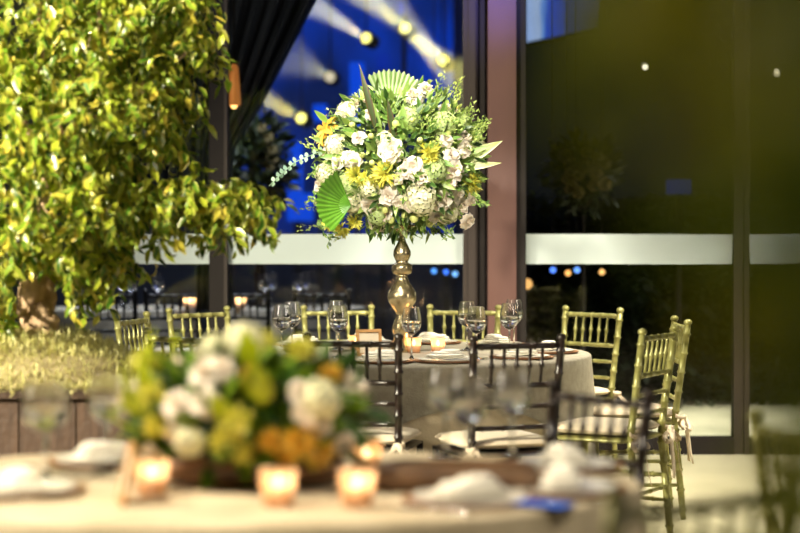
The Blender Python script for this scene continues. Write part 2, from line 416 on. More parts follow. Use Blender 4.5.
x, y, f = facing(599, 5.12, T2, 0); place_chair('b', x, y, 216, 'blurred dark chair on the far right side of the foreground table', G2)
place_chair('g', .87, 4.22, 12, 'blurred green chair cut off by the right edge of the picture', G2)
place_chair('g', X(700, 3.2), 3.17, 122, 'blurred green chair low at the bottom right, near side of foreground table', G2)

# ------------------------------------------------------------------ tables and cloths
def cloth(R, H, drop, n=144, folds=22, amp=.022, flare=.05, off=0.0, hem=None, nz=12, seed=1, m=None, top=True):
    r = random.Random(seed); ph = [r.uniform(0, 6.28) for _ in range(4)]
    b = MB(); vs = []; fs = []
    radii = [0, .35*R, .7*R, .93*R] ; rings = []
    for rr in radii[1:]: rings.append([(rr*math.cos(2*PI*k/n), rr*math.sin(2*PI*k/n), H+off) for k in range(n)])
    for a in range(4):
        t = a/3*PI/2; rings.append([((R-.012+(.012+off)*math.sin(t))*math.cos(2*PI*k/n), (R-.012+(.012+off)*math.sin(t))*math.sin(2*PI*k/n), H+off-.012*(1-math.cos(t))) for k in range(n)])
    for j in range(1, nz+1):
        ring = []
        for k in range(n):
            th = 2*PI*k/n; dd = hem(th) if hem else drop
            z = dd*j/nz; q = z/drop if not hem else z/.75
            f = amp*q**.8*(math.sin(folds*th+ph[0]+.8*math.sin(3*th+ph[1]))+.4*math.sin(folds*.5*th+ph[2]))
            rr = R+off+flare*q+f
            ring.append((rr*math.cos(th), rr*math.sin(th), H+off-.012-z))
        rings.append(ring)
    vs = [(0, 0, H+off)]
    for rg in rings: vs += rg
    fs = [(0, 1+k, 1+(k+1) % n) for k in range(n)]
    for i in range(len(rings)-1):
        for k in range(n):
            a = 1+i*n; fs.append((a+k, a+n+k, a+n+(k+1) % n, a+(k+1) % n))
    b.add(vs, fs); return b
def banquet_table(T, R, lab, H=.745):
    t = thing('round_table', lab, 'table', (T[0], T[1], 0))
    b = MB(); b.lathe([(H-.03, R-.02), (H, R-.02)], 48); b.obj('tabletop', M['darkwood'], t, False)
    b = MB(); b.lathe([(0, .28), (.03, .27), (.06, .06), (H-.1, .06), (H-.03, .25)], 24); b.obj('pedestal', M['darkwood'], t)
    return t
banquet_table(T1, R1, 'round table under the grey beige cloth carrying the tall bouquet')
c = cloth(R1, .75, .735, flare=.055, amp=.018, seed=3).obj('tablecloth', M['cloth']); c.location = (T1[0], T1[1], 0)
tag(c, 'peach cream floor length cloth under the grey overlay on the middle table', 'tablecloth')
def hem1(th):
    a = th-math.radians(20); s = 1.07/max(abs(math.cos(a)), abs(math.sin(a))); return min(.62, max(.16, s-.90))
c = cloth(R1, .75, .6, flare=.055, amp=.018, off=.008, hem=hem1, seed=3).obj('table_overlay', M['overlay']); c.location = (T1[0], T1[1], 0)
tag(c, 'grey beige square overlay with pointed hem on the middle table', 'tablecloth')
banquet_table(T2, R2, 'oval foreground table under the bright cream cloth').scale = (1, .715, 1)
c = cloth(R2, .75, .735, flare=.04, amp=.02, seed=8).obj('tablecloth', M['cloth_fore']); c.location = (T2[0], T2[1], 0); c.scale = (1, .715, 1)
tag(c, 'bright cream cloth on the blurred foreground table', 'tablecloth')
TZ = .759
TZ2 = .751

# ------------------------------------------------------------------ tableware
def make_glass(s=1.0):
    t = thing('wine_glass', '', 'glass', (0, 0, 0))
    H = .228*s
    outer = [(.110, .010), (.116, .020), (.126, .031), (.142, .0405), (.158, .0425), (.178, .041), (.200, .037), (.2225, .0327), (.2238, .0325), (.2243, .0322)]
    inner = [(.2242, .0319), (.2235, .0318), (.222, .0320), (.200, .0362), (.178, .0401), (.158, .0416), (.143, .0395), (.128, .030), (.119, .019), (.1145, .006)]
    b = MB(); b.lathe([(.108, .004)]+outer+inner, 24); b.obj('bowl', M['glass'], t)
    b = MB(); b.lathe([(0, .034), (.002, .0345), (.004, .030), (.009, .010), (.018, .0045), (.06, .0032), (.10, .0038), (.1075, .006)], 20); b.obj('stem', M['glass'], t)
    wi = [(z+.0006, r*.992) for z, r in reversed(inner) if z < .17]
    b = MB(); b.lathe(wi+[(.166, .0400), (.1665, .0395)], 24); b.obj('water', M['water'], t)
    return t
glass0 = None
def place_glass(px, d, label, group, tz, sc_=1.0):
    global glass0
    if glass0 is None: glass0 = make_glass(); o = glass0
    else: o = copy_tree(glass0)
    o.location = (X(px, d), d, tz); o.scale = sc_ if hasattr(sc_, '__len__') else (sc_,)*3; o.rotation_euler = (0, 0, R_.uniform(0, 6)); tag(o, label, 'glass', group)
GG = 'wine glasses on the middle table'
for px, d, lab in [
    (282, 8.75, 'water filled wine glass, front left of the far left pair on the middle table'),
    (292, 9.05, 'water filled wine glass, rear right of the far left pair on the middle table'),
    (338.5, 8.62, 'water filled wine glass standing in front of its twin, left of the small wooden frame'),
    (336.5, 9.2, 'taller looking wine glass behind its twin, left of the small wooden frame'),
    (411.5, 8.42, 'water filled wine glass in front of the gold vase'),
    (467, 9.1, 'water filled wine glass, rear one of the pair right of the candles'),
    (476.5, 8.5, 'water filled wine glass, front one of the pair right of the candles'),
    (514, 9.35, 'water filled wine glass half hidden behind the rightmost front glass'),
    (509.5, 8.85, 'rightmost front water glass on the middle table')]:
    place_glass(px, d, lab, GG, TZ, 1.06)
GG = 'blurred wine glasses on the foreground table'
for px, d, lab in [
    (46, 4.50, 'blurred large round wine glass nearest the left edge of the picture'),
    (108, 4.68, 'blurred wine glass between the planter and the low yellow bouquet'),
    (468, 4.62, 'blurred wine glass in front of the right dark chair back'),
    (512, 4.86, 'blurred wine glass right of its neighbour before the dark chair'),
    (446, 4.95, 'blurred wine glass at far edge of the foreground table')]:
    place_glass(px, d, lab, GG, TZ2, (1.38, 1.38, 1.02) if px == 46 else (1.22, 1.22, 1.04))

def make_charger():
    t = thing('charger_plate', '', 'plate', (0, 0, 0))
    b = MB(); b.lathe([(0, .09), (.002, .135), (.008, .150), (.010, .149), (.006, .132), (.005, 0.001)], 40); b.obj('rim', M['charger'], t)
    b = MB(); b.lathe([(.0055, .06), (.008, .115), (.014, .128), (.0155, .127), (.0115, .112), (.0095, .001)], 40); b.obj('plate', M['plate'], t)
    return t
def make_napkin(k):
    r = random.Random(k); b = MB()
    for i in range(3):
        b.superell((r.uniform(-.006, .006), r.uniform(-.006, .006), .006+.010*i), .095-.012*i, .045-.006*i, .0068, .35, 24, 6, .06)
    b.superell((.02, 0, .033), .045, .03, .008, .7, 16, 8, .12)
    me = b.mesh('napkin', M['napkin']); return me
def make_fork(knife=False):
    b = MB()
    if knife:
        b.superell((0, -.06, .004), .006, .05, .0035, .5, 12, 6); b.superell((0, .05, .003), .008, .065, .0012, .5, 12, 6)
    else:
        b.superell((0, -.05, .004), .005, .06, .003, .5, 12, 6); b.superell((0, .035, .005), .011, .022, .002, .7, 12, 6)
        for x in (-.009, -.003, .003, .009): b.tube([(x, .045, .005), (x, .075, .007), (x, .088, .006)], .0013, 5)
    return b.mesh('table_knife' if knife else 'dinner_fork', M['steel'])
charger0 = None; nap = [make_napkin(k) for k in range(3)]; forkm, knifem = make_fork(), make_fork(True)
def setting(x, y, ang, tz, where, grp, cutlery=True, napkin=True):
    global charger0
    if charger0 is None: charger0 = make_charger(); o = charger0
    else: o = copy_tree(charger0)
    o.location = (x, y, tz); tag(o, 'brown rimmed charger and white plate '+where, 'plate', grp+' charger plates')
    if napkin:
        n = link('napkin', R_.choice(nap), None, (x, y, tz+.0155)); n.rotation_euler = (0, 0, ang+R_.uniform(-.3, .3))
        tag(n, 'folded white napkin on plate '+where, 'napkin', grp+' napkins')
    if cutlery:
        for s, me, nm in ((-1, forkm, 'fork'), (1, knifem, 'knife')):
            off = Matrix.Rotation(ang, 3, 'Z') @ Vector((s*.172, 0, 0))
            k = link('dinner_fork' if s < 0 else 'table_knife', me, None, (x+off.x, y+off.y, tz)); k.rotation_euler = (0, 0, ang)
            tag(k, 'steel %s beside the plate %s' % (nm, where), nm, grp+' cutlery')
GS = 'middle table'
for angd, where, cut in [
    (263, 'behind the left dark chair of the middle table', False), (287, 'behind the right dark chair of the middle table', False),
    (322, 'at the right front rim of the middle table', True), (356, 'at the rightmost rim of the middle table', False),
    (46, 'before the green chair by the right window', False), (76, 'before the chair standing against the column', False),
    (104, 'before the chair left of the vase at the back', False), (135, 'before the chair by the dark window post', False),
    (170, 'at the leftmost rim of the middle table', False), (212, 'at the left front rim of the middle table', False)]:
    a = math.radians(angd); x, y = T1[0]+.70*math.cos(a), T1[1]+.70*math.sin(a)
    setting(x, y, a+PI/2, TZ, where, GS, cut)
GS = 'foreground table'
for px, py, where in [(565, 468, 'before the blurred dark chair'), (562, 491, 'at right rim of foreground table'), (470, 502, 'at the near right of the foreground table'),
                      (20, 492, 'under the large blurred glasses at the left'), (105, 463, 'beside the planter at the far left rim')]:
    d = (CH-TZ2)*F/(py-HZ); x = X(px, d); a = math.atan2(d-T2[1], x-T2[0]); setting(x, d, a+PI/2, TZ2, where, GS)

def make_votive():
    t = thing('votive_candle', '', 'candle', (0, 0, 0))
    b = MB(); b.lathe([(0, .026), (.004, .029), (.072, .036), (.0725, .0345), (.006, .0275), (.005, .001)], 24); b.obj('cup', M['votive'], t)
    b = MB(); b.lathe([(.006, .026), (.034, .030), (.035, .029)], 24); b.obj('wax', M['wax'], t)
    b = MB(); b.lathe([(.036, .001), (.040, .0045), (.046, .0055), (.054, .0035), (.063, .0006)], 10); b.obj('flame', M['flame'], t)
    return t
vot0 = None
def place_votive(px, d, label, group, tz, watts=.2, s=1.0):
    global vot0
    if vot0 is None: vot0 = make_votive(); o = vot0
    else: o = copy_tree(vot0)
    o.location = (X(px, d), d, tz); o.scale = (s,)*3; tag(o, label, 'candle', group)
    l = bpy.data.lights.new('candle_light', 'POINT'); l.energy = watts; l.color = (1, .55, .22); l.shadow_soft_size = .012
    lo = bpy.data.objects.new('candle_light', l); COL.objects.link(lo); lo.location = (X(px, d), d, tz+.068*s)
GV = 'lit votive candles'
place_votive(414, 8.95, 'lit votive candle behind the wine glass at the foot of the gold vase', GV, TZ)
place_votive(438, 8.92, 'lit votive candle standing clear, right of the gold vase', GV, TZ)
place_votive(356, 9.15, 'lit votive candle behind the left dark chair rail', GV, TZ)
place_votive(278, 4.06, 'blurred glowing votive candle under the middle of the low bouquet', GV, TZ2, .10, 1.12)
place_votive(357, 4.06, 'blurred glowing votive candle, rightmost beside the low bouquet', GV, TZ2, .10, 1.12)
place_votive(152, 4.25, 'blurred glowing votive candle left of the low bouquet', GV, TZ2, .10, 1.1)
place_votive(366, 4.62, 'blurred votive candle peeking out behind the rightmost foreground candle', GV, TZ2, .10, 1.1)

def frame_card(px, d, rz, tz, w, h, label):
    t = thing('table_number_frame', label, 'picture frame', (X(px, d), d, tz), rz)
    tilt = Matrix.Rotation(math.radians(-12), 4, 'X')
    b = MB(); k = .014
    b.box((-w/2, 0, 0), (w/2, .012, k)); b.box((-w/2, 0, h-k), (w/2, .012, h)); b.box((-w/2, 0, k), (-w/2+k, .012, h-k)); b.box((w/2-k, 0, k), (w/2, .012, h-k))
    o = b.obj('border', M['wood'], t, False); o.matrix_local = tilt
    b = MB(); b.box((-w/2+k, .004, k), (w/2-k, .008, h-k)); o = b.obj('card', M['card'], t, False); o.matrix_local = tilt
    b = MB(); b.box((-.006, .012, .0), (.006, .016, h*.8)); o = b.obj('easel_leg', M['wood'], t, False); o.matrix_local = Matrix.Translation((0, .035, 0)) @ Matrix.Rotation(math.radians(12), 4, 'X')
frame_card(370, 8.72, .25, TZ, .12, .125, 'small square wooden frame with cream card on the middle table')
frame_card(118, 4.12, -1.35, TZ2, .13, .13, 'blurred upright wooden frame left of the low bouquet')

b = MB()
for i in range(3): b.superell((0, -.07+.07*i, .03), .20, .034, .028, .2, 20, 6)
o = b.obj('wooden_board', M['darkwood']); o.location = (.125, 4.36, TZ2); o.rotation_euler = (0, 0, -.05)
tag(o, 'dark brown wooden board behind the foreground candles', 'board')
# phone made up for a blurred blue patch, glowing by emission
t = thing('blue_patch_standin', 'made-up glowing slab in place of a blurred blue patch at near right table edge', 'blue_object', (X(540, 4.04), 4.05, TZ2), 1.0)
b = MB(); b.superell((0, 0, .0045), .037, .075, .0045, .2, 24, 6); b.obj('body', M['frame'], t)
b = MB(); b.box((-.033, -.069, .0088), (.033, .069, .0096)); b.obj('screen', emit('blue_patch_glow', (.06, .22, .85, 1), .8), t, False)  # glowing face put in to give the patch its brightness

# ------------------------------------------------------------------ gold vase
vz = lambda y: (353-y)/210
prof = [(vz(353), .052), (vz(351), .054), (vz(347), .048), (vz(343), .044), (vz(340), .040), (vz(336), .040), (vz(332), .046), (vz(327), .047), (vz(322), .038), (vz(317), .027),
        (vz(313), .031), (vz(308), .048), (vz(303), .064), (vz(298), .070), (vz(293), .066), (vz(287), .048), (vz(282), .033), (vz(277), .026), (vz(275.5), .030), (vz(274.5), .043), (vz(272), .048), (vz(269), .049),
        (vz(266), .047), (vz(264.5), .038), (vz(263), .028), (vz(260), .034), (vz(256), .042), (vz(252), .041), (vz(247), .030), (vz(243), .020), (vz(238), .014), (vz(235), .015), (vz(231), .032), (vz(227), .064), (vz(226), .068), (vz(226.5), .062), (vz(230), .028)]
VX, VY = X(402, 9.0), 9.0
vase = thing('gold_vase', 'tall turned gold pedestal vase on the middle table', 'vase', (VX, VY, TZ))
b = MB(); b.lathe(prof[:19], 40); b.obj('lower_body', M['gold'], vase)
b = MB(); b.lathe(prof[18:24], 40); b.obj('collar_ring', M['gold'], vase)
b = MB(); b.lathe(prof[23:], 40); b.obj('upper_body', M['gold'], vase)

# ------------------------------------------------------------------ flowers
def orient(pos, nrm, spin=0, s=1.0):
    q = Vector(nrm).to_track_quat('Z', 'Y')
    return Matrix.Translation(pos) @ q.to_matrix().to_4x4() @ Matrix.Rotation(spin, 4, 'Z') @ Matrix.Scale(s, 4)
def rose_mesh(seed, m, r=.5):
    g = random.Random(seed); b = MB()
    for ring, (n, tilt, L, W, curl) in enumerate([(3, .15, .55, .5, .5), (4, .4, .6, .6, .3), (6, .8, .62, .6, -.1), (7, 1.2, .62, .62, -.5), (5, 1.5, .5, .55, -.6)]):
        for k in range(n):
            a = 2*PI*k/n+ring*.7+g.uniform(-.25, .25); t = tilt+g.uniform(-.15, .15)
            out = Vector((math.cos(a), math.sin(a), 0)); d = out*math.sin(t)+Vector((0, 0, math.cos(t)))
            up = Vector((0, 0, 1))*math.sin(t)-out*math.cos(t)
            p = out*.04*ring+Vector((0, 0, -.12))
            b.leaf(p, d, up, L*r*2*g.uniform(.85, 1.1), W*r*2*g.uniform(.9, 1.15), curl*-1+.9-ring*.1, .35, 4)
    return b.mesh('rose', m)
def hydra_mesh(seed, m, n=95):
    g = random.Random(seed); b = MB()
    for k in range(n):
        z = 1-1.45*(k+.5)/n; a = k*2.39996; rr = math.sqrt(max(0, 1-z*z))
        nn = Vector((rr*math.cos(a), rr*math.sin(a), z)); p = nn*g.uniform(.85, 1.05)
        u = nn.orthogonal().normalized(); v = nn.cross(u); sp = g.uniform(0, 6)
        for j in range(4):
            an = sp+j*PI/2; d = (u*math.cos(an)+v*math.sin(an))+nn*.35
            b.leaf(p, d, nn, .20, .19, .3, .1, 2)
    return b.mesh('hydrangea', m)
def spiky_mesh(seed, m, n=46):
    g = random.Random(seed); b = MB()
    for k in range(n):
        z = 1-1.1*(k+.5)/n; a = k*2.39996; rr = math.sqrt(max(0, 1-z*z))
        d = Vector((rr*math.cos(a), rr*math.sin(a), z))
        b.leaf(d*.1, d, d.cross(Vector((g.random(), .3, g.random()))), g.uniform(.8, 1.1), .26, g.uniform(-.6, .8), .5, 3)
    return b.mesh('chrysanthemum', m)
def lily_mesh(m):
    b = MB()
    for k in range(6):
        a = k*PI/3; out = Vector((math.cos(a), math.sin(a), 0)); d = out*.75+Vector((0, 0, .65))
        b.leaf((0, 0, -.1), d, Vector((0, 0, 1))-out*.5, 1.3, .4, 1.0, .35, 4)
    return b.mesh('lily', m)
roses = [rose_mesh(i, M['white_petal']) for i in range(3)]
hyd_c = [hydra_mesh(i+5, M['cream_petal']) for i in range(2)]; hyd_g = [hydra_mesh(9, M['green_petal'])]; hyd_w = [hydra_mesh(11, M['white_petal'])]
chry = [spiky_mesh(i+20, M['yellow_petal']) for i in range(2)]; chry_o = [spiky_mesh(31, M['orange_petal'])]
lily = [lily_mesh(M['orange_petal'])]
def ballm():
    b = MB(); b.ball((0, 0, 0), 1, 12, 8, 1.15); return b.mesh('bud', M['bud'])
budm = [ballm()]
def foliage(b, C, rad, n, L, W, g, front=None, inner=.35, squash=1.0, curl=.5):
    for _ in range(n):
        v = Vector((g.gauss(0, 1), g.gauss(0, 1), g.gauss(0, 1))).normalized()
        rr = g.uniform(inner, 1.0)
        p = Vector(C)+Vector((v.x*rad[0], v.y*rad[1], v.z*rad[2]))*rr
        d = (v+Vector((g.uniform(-.7, .7), g.uniform(-.7, .7), g.uniform(-.7, .6)))).normalized()
        l = L*g.uniform(.6, 1.3); b.leaf(p, d, v, l, l*W, g.uniform(-.3, curl), .3, 3)
def fan_leaf(b, n=18, span=2.4, L=1.0, pleat=.05):
    vs = [(0, 0, 0)]; uv = [(0, 0)]
    for i in range(n+1):
        a = PI/2-span/2+span*i/n; z = pleat*(1 if i % 2 else -1)
        for t in (.35, .7, 1.0 if i % 2 else .95):
            rr = L*t; vs.append((rr*math.cos(a), rr*math.sin(a), z*t+.12*t*t)); uv.append(((i % 2)*.9+.05, t))
    fs = []
    for i in range(n):
        a = 1+3*i; fs.append((0, a, a+3)); fs += [(a, a+1, a+4, a+3), (a+1, a+2, a+5, a+4)]
    b.add(vs, fs, uv)

s9 = F/9.0
BC = Vector((X(401, 9), 9.0, Zy(160, 9)))       # bouquet centre
BR = Vector((.36, .34, .345))
def bq_front(px, py, k=1.0):
    """a place on the front of the bouquet"""
    x = (px-400)/s9; z = CH-(py-HZ)/s9
    dx, dz = (x-BC.x)/BR.x, (z-BC.z)/BR.z; q = dx*dx+dz*dz
    if q > .92: s = math.sqrt(.92/q); yy = .28
    else: yy = math.sqrt(1-q)
    p = Vector((x, BC.y-BR.y*yy*k, z)); n = Vector((dx/BR.x, -yy/BR.y, dz/BR.z)).normalized()
    # move along the sight line so the place keeps its bearing
    kk = p.y/9.0; p.x = x*kk; p.z = CH-(CH-z)*kk
    return p, n
def make_bouquet(label):
    t = thing('flower_arrangement', label, 'flower arrangement', (BC.x, BC.y, Zy(226, 9)+.0))
    O = t.location.copy(); g = random.Random(42)
    def part(name, me, p, n, s, spin=None):
        o = link(name, me, t); mt = orient(Vector(p)-O, n, g.uniform(0, 6) if spin is None else spin, s); o.matrix_local = mt; return o
    for px, py, r in [(415,96,11),(426,88,9),(391,150,14),(329,151,11),(349,159,10),(337,163,8),(413,168,12),(422,177,11),(388,196,11),(441,201,12),(369,206,10),(377,225,11),(436,217,8),
                      (465,137,9),(466,149,9),(468,222,9),(454,171,12),(450,181,10),(399,203,8),(461,206,11),(452,155,9),(404,172,8),(459,193,8),(345,205,9),(330,200,9),(358,137,8),(371,112,8),(446,108,8),(384,215,9),(410,205,9),(320,186,9),(396,178,8),(447,140,8),(472,200,8),(355,160,8)]:
        p, n = bq_front(px, py, 1.02); part('lisianthus', g.choice(roses), p, (n+Vector((g.uniform(-.3,.3), -.35, g.uniform(-.1,.4)))).normalized(), r/s9/.68)
    for px, py, r, ms in [(347,113,11,hyd_w),(327,174,12,hyd_c),(350,198,16,hyd_c),(421,198,17,hyd_c),(433,171,13,hyd_g),(350,183,13,hyd_g),(443,124,13,hyd_g),(408,118,12,hyd_g),(370,188,11,hyd_c),(336,145,11,hyd_c),(460,122,10,hyd_g),(385,140,9,hyd_c),(447,212,12,hyd_c),(378,215,11,hyd_g)]:
        p, n = bq_front(px, py, .94); part('hydrangea', g.choice(ms), p, n, r/s9)
    for px, py, r in [(385,173,15),(356,175,12),(364,180,10),(429,152,12),(470,186,12),(341,228,11),(331,223,10),(355,221,9),(474,179,8),(430,158,9),(376,180,9)]:
        p, n = bq_front(px, py, 1.0); part('chrysanthemum', g.choice(chry), p, (n+Vector((0, -.4, .1))).normalized(), r/s9)
    for px, py, r in [(325,130,15),(332,128,12),(322,140,9)]:
        p, n = bq_front(px, py, 1.0); part('lily', lily[0], p, (n+Vector((-.3, -.5, .1))).normalized(), r/s9)
    for px, py, r in [(429,223,4),(414,218,4.5),(391,220,3.5),(396,124,4),(371,136,3),(385,210,3.5),(352,125,3),(404,215,3),(362,155,3),(372,163,3),(412,120,3),(337,190,3),(448,134,3),(420,140,3)]:
        p, n = bq_front(px, py, 1.06); part('bud', budm[0], p, n, r/s9)
    # the far side of the ball
    for k in range(16):
        a = g.uniform(.15, PI-.15); e = g.uniform(-.5, .9)
        n = Vector((math.cos(a)*math.cos(e), math.sin(a)*math.cos(e), math.sin(e))); p = BC+Vector((n.x*BR.x, n.y*BR.y, n.z*BR.z))
        ms, nm = g.choice([(roses, 'lisianthus'), (hyd_c, 'hydrangea'), (chry, 'chrysanthemum'), (roses, 'lisianthus')]); part(nm, g.choice(ms), p, n, g.uniform(.05, .075) if nm != 'lisianthus' else .085)
    b = MB(); foliage(b, BC-O, BR*1.04, 2300, .07, .34, g, inner=.6); b.obj('foliage', M['green'], t)
    b = MB(); foliage(b, BC-O, BR*1.1, 1100, .022, .5, g, inner=.88); b.obj('filler_blossom', M['lime'], t)
    # feathery sprigs upper right and below
    b = MB()
    for k in range(46):
        px, py = g.uniform(418, 478), g.uniform(88, 150)
        if g.random() < .25: px, py = g.uniform(310, 350), g.uniform(120, 235)
        p, n = bq_front(px, py, g.uniform(.8, 1.05)); p = p-O; d = (n+Vector((0, -.1, .5))).normalized()
        for j in range(22):
            q = p+d*j*.0035+Vector((g.gauss(0, .010), g.gauss(0, .010), g.gauss(0, .008)))
            b.leaf(q, (d+Vector((g.uniform(-.9, .9), g.uniform(-.9, .9), g.uniform(-.3, .9)))), d, .017, .008, .3, .2, 2)
    b.obj('feathery_sprig', M['lime'], t)
    def long_leaf(name, a, c, W, m, curl, up=(0, -1, .2), yo=-.05):
        pa = Vector(((a[0]-400)/s9, BC.y+yo, CH-(a[1]-HZ)/s9)); pc = Vector(((c[0]-400)/s9, BC.y+yo-.05, CH-(c[1]-HZ)/s9))
        b = MB(); b.leaf(pa-O, pc-pa, up, (pc-pa).length, W, curl, .25, 6); b.obj(name, m, t)
    long_leaf('spear_leaf', (378, 138), (361, 70), .032, M['cordyline'], .15, yo=-.3)
    long_leaf('spear_leaf', (384, 145), (366, 92), .040, M['green'], .1, yo=-.28)
    long_leaf('spear_leaf', (402, 148), (403, 108), .05, M['green'], .2, yo=-.3)
    long_leaf('spear_leaf', (396, 150), (388, 104), .035, M['cordyline'], .15, yo=-.29)
    long_leaf('striped_leaf', (452, 168), (500, 141), .06, M['striped'], .25, yo=-.1)
    long_leaf('striped_leaf', (455, 170), (499, 163), .035, M['striped'], .2, yo=-.12)
    long_leaf('striped_leaf', (455, 160), (488, 146), .03, M['green'], .2, yo=-.14)
    long_leaf('spear_leaf', (330, 125), (316, 112), .03, M['green'], .2, yo=-.1)
    # palm fans
    b = MB(); fan_leaf(b, 22, 1.35, .20, .007); o = b.obj('palm_fan', M['palm_pale'], t, False)
    o.matrix_local = Matrix.Translation(Vector(((390-400)/s9, BC.y-.08, CH-(117-HZ)/s9))-O) @ Matrix.Rotation(math.radians(82), 4, 'X') @ Matrix.Rotation(math.radians(-6), 4, 'Z')
    b = MB(); fan_leaf(b, 26, 2.2, .160, .003); o = b.obj('palm_fan', M['palm'], t, False)
    o.matrix_local = Matrix.Translation(Vector(((351-400)/s9*.97, BC.y-.24, CH-(206-HZ)/s9))-O) @ Matrix.Rotation(math.radians(84), 4, 'X') @ Matrix.Rotation(math.radians(86), 4, 'Z')
    # trailing eucalyptus, left
    b = MB(); path = [(322,152),(308,158),(297,163),(288,171),(281,178),(272,187)]
    pts = [Vector(((a-400)/s9, BC.y-.1-.02*i, CH-(c-HZ)/s9))-O for i, (a, c) in enumerate(path)]
    b.tube(pts, .0025, 5)
    for i in range(len(pts)-1):
        for j in range(2):
            q = pts[i].lerp(pts[i+1], j/2)
            for s in (-1, 1): b.leaf(q, (g.uniform(-.6, .1), g.uniform(-.5, .2), s*1.0), (0, -1, 0), .026, .020, .3, .2, 3)
    b.obj('eucalyptus_sprig', M['euca'], t)
    for s0, s1 in [((322,190),(307,205)),((445,225),(452,238)),((470,205),(486,203)),((470,195),(490,206)),((338,225),(328,246)),((320,165),(310,178)),((455,225),(441,240)),((320,215),(326,236))]:
        pa = Vector(((s0[0]-400)/s9, BC.y-.15, CH-(s0[1]-HZ)/s9))-O; pc = Vector(((s1[0]-400)/s9, BC.y-.17, CH-(s1[1]-HZ)/s9))-O
        b = MB(); b.tube([pa, pc], .0018, 5)
        for j in range(10):
            q = pa.lerp(pc, .3+.7*j/10); b.leaf(q, (g.uniform(-1, 1), g.uniform(-.6, .2), g.uniform(-1, 1)), (0, -1, 0), .022, .010, .3, .2, 2)
        b.obj('trailing_sprig', M['green'], t)
    b = MB()
    for k in range(9): b.tube([(g.uniform(-.03, .03), g.uniform(-.03, .03), -.02), (g.uniform(-.15, .15), g.uniform(-.12, .12), .2)], .004, 6)
    b.obj('stems', M['stem'], t)
    return t
bq = make_bouquet('large round bouquet of white, cream and yellow flowers in the gold vase')

# low bouquet on the foreground table
D3 = 4.42; s3 = F/D3
low = thing('low_flower_arrangement', 'blurred low bouquet of white and yellow flowers on foreground table', 'flower arrangement', (X(252, D3), D3, TZ2))
g = random.Random(5); O = low.location.copy()
LC = Vector((X(252, D3), D3, TZ2+.17)); LR = Vector((.30, .20, .15))
def low_front(px, py):
    x = (px-400)/s3; z = CH-(py-HZ)/s3; dx, dz = (x-LC.x)/LR.x, (z-LC.z)/LR.z; yy = math.sqrt(max(.05, 1-dx*dx-dz*dz))
    p = Vector((x, LC.y-LR.y*yy*1.15, z)); k = p.y/D3; p.x = x*k; p.z = CH-(CH-z)*k
    return p, Vector((dx/LR.x, -yy/LR.y, dz/LR.z)).normalized()
for ms, nm, lst in [
    (roses, 'lisianthus', [(205,372,21),(222,368,16),(177,405,19),(203,402,18),(240,338,20),(172,432,12),(310,410,20),(322,425,14),(195,470,10),(150,455,14),(345,445,14),(300,390,14)]),
    (chry, 'chrysanthemum', [(150,365,20),(152,395,18),(158,425,15),(235,420,18),(225,440,17),(262,345,18),(300,352,18),(245,450,14)]),
    (chry_o, 'chrysanthemum', [(300,440,22),(285,455,18),(320,452,18),(270,440,15),(250,375,12),(330,375,14)]),
    (hyd_c, 'hydrangea', [(245,345,22),(190,440,16)]), (hyd_c, 'hydrangea', [(215,350,16),(320,400,20)])]:
    for px, py, r in lst:
        p, n = low_front(px, py); o = link(nm, g.choice(ms), low); o.matrix_local = orient(p-O, (n+Vector((0, -.3, .2))).normalized(), g.uniform(0, 6), r/s3*(1.3 if ms is roses else 1.0))
for k in range(14):
    a = g.uniform(.1, PI-.1); e = g.uniform(0, 1.1); n = Vector((math.cos(a)*math.cos(e), math.sin(a)*math.cos(e), math.sin(e)))
    o = link('lisianthus', g.choice(roses), low); o.matrix_local = orient(LC-O+Vector((n.x*LR.x, n.y*LR.y, n.z*LR.z)), n, g.uniform(0, 6), .07)
b = MB(); foliage(b, LC-O, LR*.92, 800, .08, .42, g, inner=.4)
b.v = [(x, y, max(z, .006)) for x, y, z in b.v]; b.obj('foliage', leaf_mat('low_green', [lin(24, 52, 10), lin(60, 100, 18), lin(120, 150, 24), lin(40, 74, 14)], rough=.45, translucent=.2), low)
BLM = leaf_mat('broad', [lin(130, 170, 10), lin(205, 205, 30)], translucent=.3)
for px, py, r in [(135, 378, .10), (128, 395, .09), (145, 352, .09), (250, 395, .10), (262, 405, .1), (250, 360, .1), (118, 380, .07), (170, 350, .08), (140, 440, .12), (146, 425, .12), (137, 415, .12), (150, 400, .12), (143, 385, .12), (235, 440, .10), (228, 425, .1)]:
    p, n = low_front(px, py); b = MB(); b.leaf(p-O-n*.03, (n+Vector((g.uniform(-.3, .3), 0, .8))), n, r, r*.5, .5, .2, 4); b.obj('broad_leaf', BLM, low)
b = MB(); b.superell((0, 0, .045), .22, .11, .044, .4, 28, 8); b.obj('trough', M['darkwood'], low)

